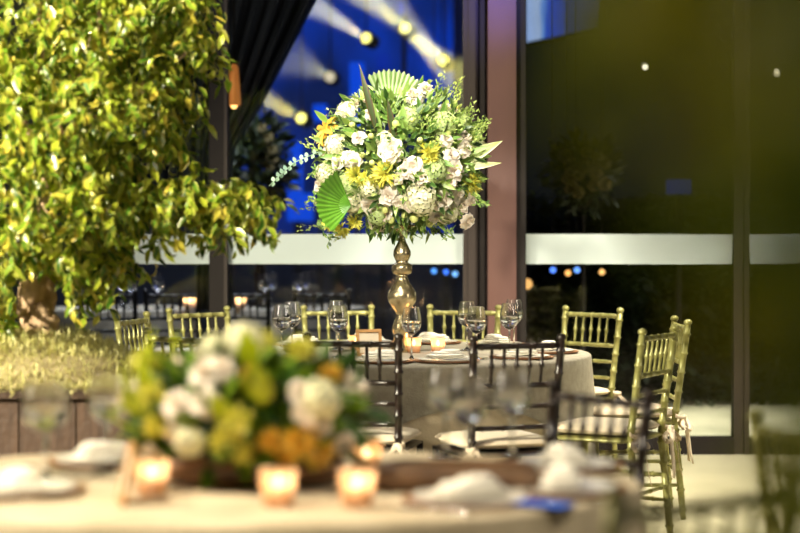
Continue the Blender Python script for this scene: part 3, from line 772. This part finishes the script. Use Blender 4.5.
# centrepiece of the next table, seen only mirrored in the right window (table out of frame to the right)
# ------------------------------------------------------------------ planted tree, left
PD = 7.3; PX = X(40, PD)
pl = thing('tree_planter', 'brown wooden box planter with pale grass at the left', 'planter', (PX-.05, PD+.05, 0))
b = MB(); W = .47; hz = .75
for k in range(9):
    x0 = -W+2*W*k/9
    for y in (-W, W-.02): b.box((x0+.003, y, .03), (x0+2*W/9-.003, y+.02, hz))
    for x in (-W, W-.02): b.box((x, x0+.003, .03), (x+.02, x0+2*W/9-.003, hz))
b.obj('side_boards', M['planter'], pl, False)
for sx in (-1, 1):
    for sy in (-1, 1):
        b = MB(); b.box((sx*W-.03, sy*W-.03, 0), (sx*W+.03, sy*W+.03, hz+.01)); b.obj('corner_post', M['frame'], pl, False)
b = MB()
for a0, a1 in (((-W-.02, -W-.02), (W+.02, -W+.025)), ((-W-.02, W-.025), (W+.02, W+.02)), ((-W-.02, -W), (-W+.025, W)), ((W-.025, -W), (W+.02, W))):
    b.box((a0[0], a0[1], hz-.02), (a1[0], a1[1], hz+.015))
b.obj('top_rail', M['planter'], pl, False)
b = MB(); b.superell((0, 0, hz-.02), W-.01, W-.01, .17, .9, 32, 12); b.obj('soil_mound', M['soil'], pl)
b = MB(); g = random.Random(3)
for k in range(15000):
    x, y = g.uniform(-W-.03, W+.03), g.uniform(-W-.03, W+.03)
    q = max(0, 1-(x*x+y*y)/(W*W)*.95); z = hz+.01+.19*q**.8
    b.leaf((x, y, z), (x*.8+g.uniform(-1, 1), y*.8+g.uniform(-1, 1), g.uniform(-.1, .7)), (0, 0, 1), g.uniform(.025, .055), .0045, g.uniform(-1, 1.2), .3, 2)
tag(b.obj('grass_tufts', M['grass'], pl), kind='stuff')

tree = thing('ficus_tree', 'bushy variegated tree with curled leaves rising from the left planter', 'tree', (PX, PD, hz+.04))
O = tree.location.copy(); g = random.Random(11)
def P(px, py, d): return Vector((X(px, d), d, Zy(py, d)))
b = MB()
def wig(pts, amp=.02):
    out = []
    for i in range(len(pts)-1):
        for j in range(5):
            q = pts[i].lerp(pts[i+1], j/5); out.append(q+Vector((g.uniform(-amp, amp), g.uniform(-amp, amp), 0)))
    out.append(pts[-1]); return out
tp = [P(41, 348, PD), P(40, 320, PD), P(36, 295, PD), P(40, 265, PD), P(48, 210, PD), P(55, 120, PD)]
w = wig(tp, .012); b.tube([q-O for q in w], [.075-.05*i/len(w) for i in range(len(w))], 12)
tp = [P(30, 345, PD), P(28, 318, PD), P(26, 300, PD-.03), P(34, 270, PD-.03)]; w = wig(tp, .012); b.tube([q-O for q in w], [.04-.012*i/len(w) for i in range(len(w))], 10)
tp = [P(52, 346, PD), P(51, 325, PD), P(46, 305, PD), P(50, 270, PD)]; w = wig(tp, .012); b.tube([q-O for q in w], [.04-.012*i/len(w) for i in range(len(w))], 10)
b.obj('trunk', M['bark'], tree)
for ends in [[(50,200),(110,190),(190,195),(262,205)], [(55,140),(120,100),(190,50)], [(52,160),(10,110),(-40,60)], [(55,130),(90,60),(110,-20)], [(45,240),(0,250),(-30,290)], [(55,120),(40,40),(50,-50)], [(50,190),(100,225),(110,270)]]:
    b = MB(); w = wig([P(a, c, PD+g.uniform(-.1, .1)) for a, c in ends], .02); b.tube([q-O for q in w], [.022-.017*i/len(w) for i in range(len(w))], 7); b.obj('branch', M['bark'], tree)
blobs = [ # px, py, depth, rx, ry(px), ry_depth(m), leaves
    (30, 20, 7.4, 120, 90, .55, 1700), (110, 10, 7.3, 80, 75, .5, 1100), (165, 20, 7.3, 48, 60, .35, 600), (195, 15, 7.3, 26, 42, .2, 200), (200,48,7.3,14,16,.1,40),
    (60, 110, 7.2, 110, 75, .5, 1500), (140, 95, 7.25, 52, 50, .35, 650), (170,88,7.2,26,28,.2,160),(160,135,7.2,28,24,.2,180),
    (40, 190, 7.15, 95, 70, .5, 1400), (100, 200, 7.15, 52, 62, .4, 700), (85, 255, 7.2, 38, 42, .25, 380), (110,250,7.2,16,30,.12,90),
    (0, 260, 7.2, 50, 60, .4, 500), (2, 315, 7.25, 16, 24, .2, 110), (88,285,7.3,24,18,.25,110),
    (165, 200, 7.15, 52, 26, .22, 420), (210, 196, 7.15, 44, 24, .2, 400), (240, 204, 7.15, 34, 24, .15, 190), (262, 212, 7.15, 20, 20, .1, 50)]
px0 = lambda p: 400+p.x*F/p.y
py0 = lambda p: HZ+(CH-p.z)*F/p.y
b = MB()
for (px, py, d, rx, ry, rd, n) in blobs:
    c = P(px, py, d); s = F/d
    for _ in range(int(n*.125)):      # leafy twigs, drooping outward
        v = Vector((g.gauss(0, 1), g.gauss(0, 1), g.gauss(0, 1))).normalized()*g.uniform(.2, 1)**.45
        p = c+Vector((v.x*rx/s, v.y*rd, v.z*ry/s))-O
        td = Vector((v.x*.8+g.uniform(-.7, .7), v.y*.5+g.uniform(-.6, .5), g.uniform(-.7, .5))).normalized()
        for j in range(8):
            q = p+td*(.018*j-.05)+Vector((0, 0, -.0012*j*j))
            if 14 < px0(q+O) < 64 and 272 < py0(q+O) < 350: continue
            sd = Vector((g.uniform(-1, 1), g.uniform(-1, .6), 0)).normalized()
            d3 = td*.4+sd*.7+Vector((0, 0, g.uniform(-1.3, -.1)))
            L = g.uniform(.045, .078)
            b.leaf(q, d3, Vector((v.x*.5+g.uniform(-.7, .7), -.6, .8)), L, L*g.uniform(.32, .46), g.choice([g.uniform(-.4, .6), g.uniform(.9, 2.6)]), .4, 3)
for px, py, dx in [(243,222,0),(250,232,0),(278,218,0),(272,236,1),(266,225,0),(276,240,1),(206,238,0),(217,240,0),(220,244,0),(152,240,0),(165,238,0),(190,236,0)]:
    p = P(px, py, 7.1)-O
    for j in range(3): b.leaf(p+Vector((g.uniform(-.02, .02), 0, j*.02)), (g.uniform(-.3, .3), 0, -1), (g.choice((-1, 1)), -.6, 0), .062, .024, g.uniform(.3, 1.2), .3, 4)
o = b.obj('foliage', M['ficus'], tree); tag(o, kind='stuff')

# ------------------------------------------------------------------ leaves close to the camera, right
near = thing('potted_ficus', 'out of focus leafy branches hanging close along the right edge', 'tree', (.62, .95, 0))
O = near.location.copy(); g = random.Random(21)
b = MB(); b.lathe([(0, .13), (.02, .14), (.30, .18), (.33, .19), (.34, .17), (.30, .165), (.29, .01)], 28); b.obj('pot', M['planter'], near)
b = MB(); w = wig([Vector((.62, .95, .28)), Vector((.60, .95, .9)), Vector((.57, .93, 1.4)), Vector((.50, .9, 1.95))], .008); b.tube([q-O for q in w], [.022-.012*i/len(w) for i in range(len(w))], 8); b.obj('trunk', M['bark'], near)
for z, e in ((1.2, (.24, .84, 1.24)), (1.35, (.22, .84, 1.36)), (1.5, (.16, .84, 1.50)), (1.62, (.10, .84, 1.56))):
    b = MB(); w = wig([Vector((.59, .94, z-.05)), Vector((.40, .90, (z+e[2])/2+.02)), Vector(e)], .004); b.tube([q-O for q in w], [.006-.004*i/len(w) for i in range(len(w))], 6); b.obj('branch', M['bark'], near)
b = MB()
def nleaf(px0, px1, py0, py1, n, d0=.72, d1=.95):
    for _ in range(n):
        d = g.uniform(d0, d1); p = P(g.uniform(px0, px1), g.uniform(py0, py1), d)-O
        L = g.uniform(.035, .055); b.leaf(p, (g.uniform(-.6, .3), g.uniform(-.5, .5), g.uniform(-1, .1)), (g.uniform(-.4, .4), -.8, .6), L, L*.45, g.uniform(0, 1.2), .3, 3)
nleaf(835, 960, -60, 600, 85); nleaf(770, 860, -80, 130, 14); nleaf(800, 870, 130, 520, 16); nleaf(560, 780, -90, 20, 26); nleaf(620, 800, -30, 150, 22); nleaf(700, 810, 60, 300, 14); nleaf(770, 820, 230, 560, 12)
for _ in range(300):
    p = Vector((g.uniform(.24, .70), g.uniform(.78, 1.12), g.uniform(1.15, 2.0)))-O
    L = g.uniform(.035, .055); b.leaf(p, (g.uniform(-.6, .6), g.uniform(-.5, .5), g.uniform(-1, .1)), (g.uniform(-.4, .4), -.8, .6), L, L*.45, g.uniform(0, 1.2), .3, 3)
tag(b.obj('foliage', M['nearleaf'], near), kind='stuff')

# ------------------------------------------------------------------ hall beyond the glass, left
def bg_table(px, d, R, lab):
    t = thing('round_table', lab, 'table', (X(px, d), d, 0))
    c = cloth(R, .75, .735, n=72, folds=14, seed=int(px)).obj('tablecloth', M['overlay'], t); c['label'] = 'pale cloth'
bg_table(120, 14.2, .56, 'pale clothed round table in the hall behind the tree')
bg_table(292, 14.4, .56, 'pale clothed round table in the hall left of the vase')
GB = 'black chairs in the dark hall'
for px, d, f, lab in [(108, 12.95, 90, 'black chair in the hall, left one behind the narrow edge on chair'), (172, 13.0, 80, 'black chair in the hall right of its neighbour, left of the window post'),
                      (322, 13.1, 95, 'black chair in the hall seen above the chair left of the vase'), (242, 13.1, 80, 'black chair in the hall just right of the dark window post')]:
    place_chair('k', X(px, d), d, f, lab, GB)
GB = 'wine glasses in the dark hall'
for px, d, lab in [(131, 14.0, 'small distant wine glass nearest the tree trunk side'), (158, 14.0, 'small distant wine glass left of the hall candles'), (122, 14.3, 'small distant wine glass furthest left in the hall'), (264, 14.05, 'distant wine glass glinting blue, right of the window post'),
                   (272, 14.3, 'distant wine glass behind the blue glinting one'), (298, 14.1, 'distant wine glass glinting above the far left glass pair'), (306, 14.5, 'distant wine glass just left of the black hall chair'), (205, 14.1, 'distant wine glass beside the dark window post')]:
    place_glass(px, d, lab, GB, .752, 1.15)
for px, d, lab in [(189, 14.0, 'distant orange candle, left one of the pair beside the window post'), (198, 14.2, 'distant orange candle, right one of the pair beside the window post'), (240, 14.0, 'distant orange candle right of the window post')]:
    place_votive(px, d, lab, 'candles in the dark hall', .752, 1.0, 1.25)
# bouquet silhouetted in the hall
HB0 = rose_mesh(60, M['dimmed_petal'])
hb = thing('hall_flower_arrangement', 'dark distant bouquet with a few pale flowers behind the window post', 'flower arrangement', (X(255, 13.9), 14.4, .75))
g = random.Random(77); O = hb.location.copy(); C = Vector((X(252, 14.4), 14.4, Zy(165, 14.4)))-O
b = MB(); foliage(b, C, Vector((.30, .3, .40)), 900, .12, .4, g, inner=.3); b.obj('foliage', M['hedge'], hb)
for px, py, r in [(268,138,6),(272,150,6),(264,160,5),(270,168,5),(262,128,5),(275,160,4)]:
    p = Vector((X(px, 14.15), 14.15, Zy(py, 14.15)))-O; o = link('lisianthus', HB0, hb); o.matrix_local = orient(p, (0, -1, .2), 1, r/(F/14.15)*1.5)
b = MB(); b.lathe([(0.002, .07), (.02, .07), (.05, .03), (.25, .05), (.35, .02), (C.z-.25, .025), (C.z-.2, .08)], 20); b.obj('stand', M['frame'], hb)
# stage: LED wall, blue panels, moving heads
def led_mat():
    m = bpy.data.materials.new('led_wall'); m.use_nodes = True
    nt = m.node_tree; nt.nodes.clear()
    o = nt.nodes.new('ShaderNodeOutputMaterial'); e = nt.nodes.new('ShaderNodeEmission'); tc = nt.nodes.new('ShaderNodeTexCoord')
    mp = nt.nodes.new('ShaderNodeMapping'); mp.inputs['Scale'].default_value = (1.3, 1, .55); mp.inputs['Location'].default_value = (3.1, 0, .4)
    n = nt.nodes.new('ShaderNodeTexNoise'); n.inputs['Scale'].default_value = .8; n.inputs['Detail'].default_value = 2
    r = nt.nodes.new('ShaderNodeValToRGB'); r.color_ramp.elements[0].position = .36; r.color_ramp.elements[1].position = .66
    r.color_ramp.elements[0].color = lin(6, 30, 92); r.color_ramp.elements[1].color = lin(3, 62, 205)
    nt.links.new(tc.outputs['Object'], mp.inputs[0]); nt.links.new(mp.outputs[0], n.inputs['Vector']); nt.links.new(n.outputs['Fac'], r.inputs[0])
    sx = nt.nodes.new('ShaderNodeSeparateXYZ'); nt.links.new(tc.outputs['Object'], sx.inputs[0])
    mr = nt.nodes.new('ShaderNodeMapRange'); mr.inputs[1].default_value = 2.2; mr.inputs[2].default_value = 4.0; mr.inputs[3].default_value = .55; mr.inputs[4].default_value = 1.15
    nt.links.new(sx.outputs['Z'], mr.inputs[0]); nt.links.new(mr.outputs[0], e.inputs[1])
    nt.links.new(r.outputs[0], e.inputs[0]); nt.links.new(e.outputs[0], o.inputs[0]); return m
DW = 24.0
lw = thing('led_wall', 'large blue glowing video wall seen through the left window', 'screen', (0, DW+.2, 0))
b = MB(); b.box((-2.35, 0, 1.25), (.68, .06, 5.2)); b.obj('display', led_mat(), lw, False)
b = MB()
for x in (-2.2, -.8, .6): b.box((x-.05, .06, 0), (x+.05, .16, 5.2))
b.box((-2.35, -.01, 1.17), (.68, .1, 1.25)); b.obj('support_frame', M['frame'], lw, False)
MB_BLUE = emit('blue_panel', lin(4, 76, 235), 1.0)
for i, (px, py, w, h, lab) in enumerate([(357, 95, 15, 66, 'bright blue upright light panel left of the top fan leaf'), (320, 113, 14, 18, 'small bright blue light square left of the bouquet'),
        (296, 170, 13, 56, 'bright blue light panel at the left of the eucalyptus sprig'), (300, 207, 26, 28, 'bright blue light panel low beside the fan leaf'), (383, 62, 12, 14, 'small soft blue light square between the top spotlights'), (404, 8, 12, 12, 'small blue light square at the upper edge of the left window')]):
    DP = DW-.3-.22*i
    t = thing('light_panel', lab, 'stage light', (X(px, DP), DP, 0), 0, 'blue light panels on the stage')
    s = F/DP; z = Zy(py, DP); b = MB(); b.box((-w/2/s, 0, z-h/2/s), (w/2/s, .05, z+h/2/s))
    b.obj('lit_face', MB_BLUE if i < 4 else emit('soft_blue', lin(5, 44, 170) if i == 4 else lin(6, 50, 200), 1.0), t, False)
    b = MB(); b.box((-.03, .06, 0), (.03, .12, z+h/2/s)); b.box((-.12, -.02, 0), (.12, .14, .03)); b.obj('stand', M['frame'], t, False)
# small dots of light under the band
for px, py, c, lab in [(446,272,(0.05,.2,1),'left of the three small blue lights by the column'), (455,274,(.2,.5,1),'middle of the three small blue lights by the column'), (434,271,(.1,.35,1),'right hand small blue light nearest the vase'),
                       (553,270,(.1,.25,1),'small blue garden light nearest the column outside'), (568,273,(1,.45,.12),'small orange garden light between two blue ones outside'), (602,272,(1,.5,.15),'small orange garden light below the band, right one'),
                       (577,270,(.15,.35,1),'small blue garden light between the orange ones'), (527,284,(1,.5,.15),'larger orange garden lamp beside the dark column edge'), (645,66,(1,.9,.6),'tiny pale light high in the right window'), (777,73,(1,.85,.5),'tiny pale light high in the far right window')]:
    d = 14.05 if px > 500 else 16.0; p = P(px, py, d)
    if px > 500 and py > 100: nm = 'garden_light'
    else: nm = 'hanging_light'
    t = thing(nm, lab, 'light', tuple(p), 0, 'small distant lights')
    b = MB(); b.ball((0, 0, 0), .022 if px != 527 else .04, 10, 8); b.obj('bulb', emit('dot', (*c, 1), (5 if py < 100 else 2.2) if px != 527 else 1.4), t)
    b = MB(); b.tube([(0, 0, .02), (0, 0, 5.5-p.z)], .004, 5); b.obj('cable', M['frame'], t)
# moving heads with beams
def spot_light(name, loc, target, watts, angle, blend, col, soft=.05):
    l = bpy.data.lights.new(name, 'SPOT'); l.energy = watts; l.spot_size = math.radians(angle); l.spot_blend = blend; l.color = col; l.shadow_soft_size = soft
    o = bpy.data.objects.new(name, l); COL.objects.link(o); o.location = loc
    o.rotation_euler = (Vector(target)-Vector(loc)).to_track_quat('-Z', 'Y').to_euler(); return o
LENS = emit('warm_lens', (1, .9, .22, 1), 3.0); LENS2 = emit('pale_lens', (1, .85, .6, 1), .9)
SD = 20.0
GAIN = 13.0
for i, (px, py, tx, ty, td, w, lab) in enumerate([
    (366, 38, 290, -10, 18.6, 900, 'stage spotlight with a wide pale beam, left of the top three'), (405, 28, 355, -12, 18.8, 900, 'stage spotlight at the top centre of the left window'),
    (443, 60, 398, 14, 18.8, 700, 'stage spotlight at the right of the left window'), (330, 77, 308, 66, 19.0, 150, 'dim stage spotlight left of the spear leaves'),
    (301, 118, 250, 92, 18.8, 700, 'yellow stage spotlight low at the left of the bouquet'), (408, 33, 485, 100, 18.4, 1100, 'stage spotlight throwing a yellow beam down to the right')]):
    p = P(px, py, SD+(.5 if i == 5 else 0)); tg = P(tx, ty, td); d = (tg-p).normalized()
    t = thing('stage_spotlight', lab, 'stage light', tuple(p), 0, 'stage spotlights')
    q = d.to_track_quat('Z', 'Y').to_matrix().to_4x4()
    b = MB(); b.lathe([(-.20, .05), (-.17, .08), (-.03, .085), (-.005, .075)], 16); o = b.obj('housing', M['frame'], t); o.matrix_local = q
    b = MB(); b.lathe([(-.004, .055), (.012, .05), (.02, .03)], 16); o = b.obj('lens', LENS2 if i == 3 else LENS, t); o.matrix_local = q
    b = MB(); b.tube([(0, .1, 0), (0, .12, .15), (0, .12, 5.58-p.z)], .009, 6); b.obj('hanging_arm', M['frame'], t)
    spot_light('stage_beam_light', p+d*.04, tg, w*GAIN, 15, .6, (1, .88, .22) if i in (4, 5, 1) else (1, .95, .62), .04)
def haze():
    m = bpy.data.materials.new('stage_haze'); m.use_nodes = True
    nt = m.node_tree; nt.nodes.clear(); o = nt.nodes.new('ShaderNodeOutputMaterial'); v = nt.nodes.new('ShaderNodeVolumeScatter')
    v.inputs['Color'].default_value = (1, 1, 1, 1); v.inputs['Density'].default_value = .012; v.inputs['Anisotropy'].default_value = .2
    nt.links.new(v.outputs[0], o.inputs['Volume']); return m
b = MB(); b.box((-8.9, 15.2, .02), (.70, 23.5, 5.58)); o = b.obj('stage_haze', haze(), None, False)
tag(o, 'thin haze in which the stage beams show, behind the left window', 'haze', None, 'stuff')
# curtain in the hall
b = MB(); CD = 12.6; nn = 60; rows = 22; vs = []
for j in range(rows+1):
    v = j/rows; py = -90+v*400
    right = 318-60*min(1, max(0, (py+5)/115.))**1.0 if py < 110 else 258-26*min(1, (py-110)/40)
    left = 196
    for i in range(nn+1):
        u = i/nn; px = left+(right-left)*u; p = P(px, py, CD); p.y += .05*math.sin(u*44+v*2)+.02*math.sin(u*97); p.z = max(p.z, .01); vs.append(p)
b.add(vs, [(j*(nn+1)+i, j*(nn+1)+i+1, (j+1)*(nn+1)+i+1, (j+1)*(nn+1)+i) for j in range(rows) for i in range(nn)])
o = b.obj('curtain', M['curtain']); md = o.modifiers.new('s', 'SOLIDIFY'); md.thickness = .006
tag(o, 'dark grey gathered curtain sweeping aside behind the left window', 'curtain')
b = MB(); vs = []  # short curtain added to keep this strip of the hall dark
for j in range(15):
    for i in range(61):
        u = i/60; p = P(118+98*u, 0, 12.75); p.z = 3.78-(3.78-1.36)*j/14; p.y += .05*math.sin(u*40+j*.05)+.02*math.sin(u*91); vs.append(p)
b.add(vs, [(j*61+i, j*61+i+1, (j+1)*61+i+1, (j+1)*61+i) for j in range(14) for i in range(60)])
o = b.obj('curtain', M['curtain']); md = o.modifiers.new('s', 'SOLIDIFY'); md.thickness = .006
tag(o, 'short dark curtain added to cover the blue glow, left of the window post', 'curtain')
t = thing('wall_lantern', 'small copper orange lamp glowing beside the curtain', 'lamp', tuple(P(234, 90, 12.3)))
b = MB(); b.lathe([(-.10, .042), (-.09, .046), (.08, .034), (.15, .028), (.17, .012)], 16); b.obj('shade', mat('copper', (.6, .22, .06, 1), .4, .6, emis=(1, .32, .06, 1), estr=.35), t)
b = MB(); b.ball((0, -.0, -.10), .022, 10, 8); b.obj('bulb', emit('amber', (1, .5, .15, 1), 4), t)
b = MB(); b.tube([(0, 0, .17), (0, 0, 5.58-t.location.z)], .006, 6); b.obj('cord', M['frame'], t)

# ------------------------------------------------------------------ garden beyond the right panes
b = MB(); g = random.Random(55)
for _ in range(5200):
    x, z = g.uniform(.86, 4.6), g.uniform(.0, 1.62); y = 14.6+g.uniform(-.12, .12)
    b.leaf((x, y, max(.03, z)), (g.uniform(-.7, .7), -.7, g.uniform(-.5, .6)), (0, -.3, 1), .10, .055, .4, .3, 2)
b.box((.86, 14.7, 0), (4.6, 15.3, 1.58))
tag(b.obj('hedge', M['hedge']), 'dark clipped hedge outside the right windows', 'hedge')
ob = thing('reflection_flower_arrangement', 'dim bouquet built outside in place of a reflection in the right window', 'flower arrangement', (X(583, 13.3), 13.3, -.01))  # real geometry standing in for a bouquet mirrored in the pane
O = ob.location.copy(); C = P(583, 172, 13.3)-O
DIM = [rose_mesh(50+i, M['dimmed_petal']) for i in range(2)]
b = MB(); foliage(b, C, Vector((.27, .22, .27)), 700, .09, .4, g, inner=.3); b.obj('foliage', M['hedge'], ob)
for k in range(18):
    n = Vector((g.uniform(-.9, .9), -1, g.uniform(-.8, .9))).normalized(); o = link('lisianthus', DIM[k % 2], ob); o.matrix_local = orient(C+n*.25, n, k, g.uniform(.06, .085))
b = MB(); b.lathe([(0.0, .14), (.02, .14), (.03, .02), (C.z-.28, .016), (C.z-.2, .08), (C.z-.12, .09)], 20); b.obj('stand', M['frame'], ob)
# slanted video screen hung outside
def scr():
    m = bpy.data.materials.new('screen_picture'); m.use_nodes = True
    nt = m.node_tree; nt.nodes.clear(); o = nt.nodes.new('ShaderNodeOutputMaterial'); e = nt.nodes.new('ShaderNodeEmission'); uv = nt.nodes.new('ShaderNodeUVMap')
    s = nt.nodes.new('ShaderNodeSeparateXYZ'); n = nt.nodes.new('ShaderNodeTexNoise'); n.inputs['Scale'].default_value = 4; ad = nt.nodes.new('ShaderNodeMath'); ad.operation = 'MULTIPLY_ADD'; ad.inputs[1].default_value = .12
    r = nt.nodes.new('ShaderNodeValToRGB'); els = r.color_ramp.elements
    els[0].position = 0; els[0].color = lin(150, 185, 250); els[1].position = 1; els[1].color = lin(30, 60, 130)
    for p, c in ((.30, lin(180, 205, 250)), (.36, lin(110, 165, 250)), (.42, lin(14, 80, 225)), (.6, lin(14, 75, 200)), (.66, lin(30, 60, 130))): q = els.new(p); q.color = c
    nt.links.new(uv.outputs[0], s.inputs[0]); nt.links.new(uv.outputs[0], n.inputs['Vector']); nt.links.new(n.outputs['Fac'], ad.inputs[0]); nt.links.new(s.outputs['X'], ad.inputs[2])
    nt.links.new(ad.outputs[0], r.inputs[0]); nt.links.new(r.outputs[0], e.inputs[0]); nt.links.new(e.outputs[0], o.inputs[0]); return m
A = Vector((X(522, 16.3), 16.3, Zy(43, 16.3))); B = Vector((X(600, 15.05), 15.05, Zy(28, 15.05))); B.z = A.z
t = thing('video_screen', 'slanted blue and white video screen at top of the right window', 'screen', tuple(A))
e1 = B-A; nrm = Vector((-e1.y, e1.x, 0)).normalized()*-.06
b = MB(); b.add([(0,0,0), tuple(e1), (e1.x, e1.y, 1.3), (0, 0, 1.3)], [(0, 1, 2, 3)], [(0.001, 0), (1, 0), (1, 1), (0.001, 1)])
pic = b.obj('picture', scr(), t, False)
nb = Vector((e1.y, -e1.x, 0)).normalized()
if nb.y > 0: nb = -nb
b = MB(); bk = -nb*.07; f = -nb*.004
b.add([f+Vector((0,0,-.03)), f+e1+Vector((0,0,-.03)), f+e1+Vector((0,0,1.33)), f+Vector((0,0,1.33)), bk+Vector((0,0,-.03)), bk+e1+Vector((0,0,-.03)), bk+e1+Vector((0,0,1.33)), bk+Vector((0,0,1.33))],
      [(0,1,2,3),(5,4,7,6),(4,0,3,7),(1,5,6,2),(3,2,6,7),(4,5,1,0)]); b.obj('housing', M['frame'], t, False)
b = MB(); mid = e1*.5+bk*1.6; b.tube([mid+Vector((0, 0, 1.25)), mid+Vector((0, 0, 3))], .03, 8); b.obj('mount_pole', M['frame'], t)
t = thing('reflection_panel', 'dim blue panel put in for a reflection low in the right window', 'screen', tuple(P(680, 187, 14.1)))  # glowing panel added where the pane shows a blue reflection
b = MB(); b.box((-.095, 0, -.055), (.095, .03, .055)); b.obj('picture', emit('dimblue', lin(20, 50, 150), .5), t, False)
b = MB(); b.box((-.02, .03, -t.location.z), (.02, .06, .06)); b.obj('stand', M['frame'], t, False)

# ------------------------------------------------------------------ lights
WARM = (1, .86, .62)
def area(name, loc, target, watts, size, col):
    l = bpy.data.lights.new(name, 'AREA'); l.energy = watts; l.size = size; l.color = col
    o = bpy.data.objects.new(name, l); COL.objects.link(o); o.location = loc
    o.rotation_euler = (Vector(target)-Vector(loc)).to_track_quat('-Z', 'Y').to_euler(); return o
spot_light('tree_spot', (-4.6, 3.8, 3.3), (-1.6, 7.2, 1.6), 4000, 42, .5, (1, .94, .70), .05)
spot_light('bouquet_spot', (-.9, 4.9, 2.9), (.02, 9.0, 1.60), 1050, 17, .6, (1, .93, .78), .06)  # added lamp, brightens the front of the bouquet
spot_light('table_spot', (-.45, 7.35, 3.6), (.05, 9.1, 1.35), 620, 50, .5, (1, .92, .76), .06)
spot_light('table_spot', (.5, 9.6, 3.6), (.3, 9.0, .8), 160, 80, .7, (1, .88, .66), .1)
spot_light('fore_spot', (-1.9, 3.3, 3.3), (-.6, 4.4, .85), 620, 50, .8, (1, .88, .66), .12)
spot_light('right_spot', (2.4, 8.8, 3.6), (1.9, 10.2, 0), 1100, 80, .8, (1, .93, .70), .08)
for x in (-3.0, -1.2, .0, 1.6, 3.1): spot_light('band_wash', (x, 10.3, 3.6), (x, WY, 1.1), 45, 75, .7, (.88, .96, 1), .1)
spot_light('fore_spot', (1.3, 2.2, 3.4), (-.3, 4.5, .85), 200, 42, .8, (1, .9, .72), .1)  # extra lamp added for glints on the near glasses
area('fore_area', (-3.0, 4.0, 3.3), (-.4, 4.4, .8), 110, .45, (1, .88, .66))  # added out of view for broader highlights on the near glasses
area('room_fill', (-5.2, 4.5, 2.6), (0, 7.5, .9), 90, 1.3, (1, .9, .75))
area('room_fill', (5.2, 5.0, 2.6), (0, 7.0, .9), 50, 1.3, (1, .93, .85))
spot_light('purple_wash', (.75, 10.0, 3.3), (.58, WY, 2.7), 190, 30, .9, (.22, .22, 1), .1)
spot_light('near_spot', (1.0, -.6, 3.3), (.25, .9, 1.45), 135, 40, .7, (1, .9, .6), .1)
spot_light('path_light', (2.6, 12.4, 3.6), (2.3, 12.7, 0), 1100, 62, .8, (1, .95, .75), .2)
area('hall_light', (-1.6, 13.4, 4.2), (-1.6, 14.4, 0), 220, 1.2, (.8, .85, 1))
wd = bpy.data.worlds.new('night'); sc.world = wd; wd.use_nodes = True
wd.node_tree.nodes['Background'].inputs[0].default_value = (.005, .006, .008, 1); wd.node_tree.nodes['Background'].inputs[1].default_value = 1.0

# ------------------------------------------------------------------ camera and view
cd = bpy.data.cameras.new('camera'); cam = bpy.data.objects.new('camera', cd); COL.objects.link(cam); sc.camera = cam
cam.location = (0, 0, CH); cam.rotation_euler = (PI/2, 0, 0)
cd.lens = 85; cd.sensor_width = 36; cd.sensor_fit = 'HORIZONTAL'; cd.shift_y = -(266.5-HZ)/800
cd.clip_start = .05; cd.clip_end = 100
cd.dof.use_dof = True; cd.dof.focus_distance = 8.95; cd.dof.aperture_fstop = 1.5
sc.view_settings.view_transform = 'Standard'; sc.view_settings.look = 'None'; sc.view_settings.gamma = 1; sc.view_settings.use_curve_mapping = False
sc.view_settings.exposure = 0.0
cy = sc.cycles
cy.use_denoising = True; cy.max_bounces = 10; cy.transparent_max_bounces = 12; cy.transmission_bounces = 8; cy.glossy_bounces = 4; cy.diffuse_bounces = 3; cy.volume_bounces = 0
cy.caustics_reflective = False; cy.caustics_refractive = False; cy.sample_clamp_indirect = 25
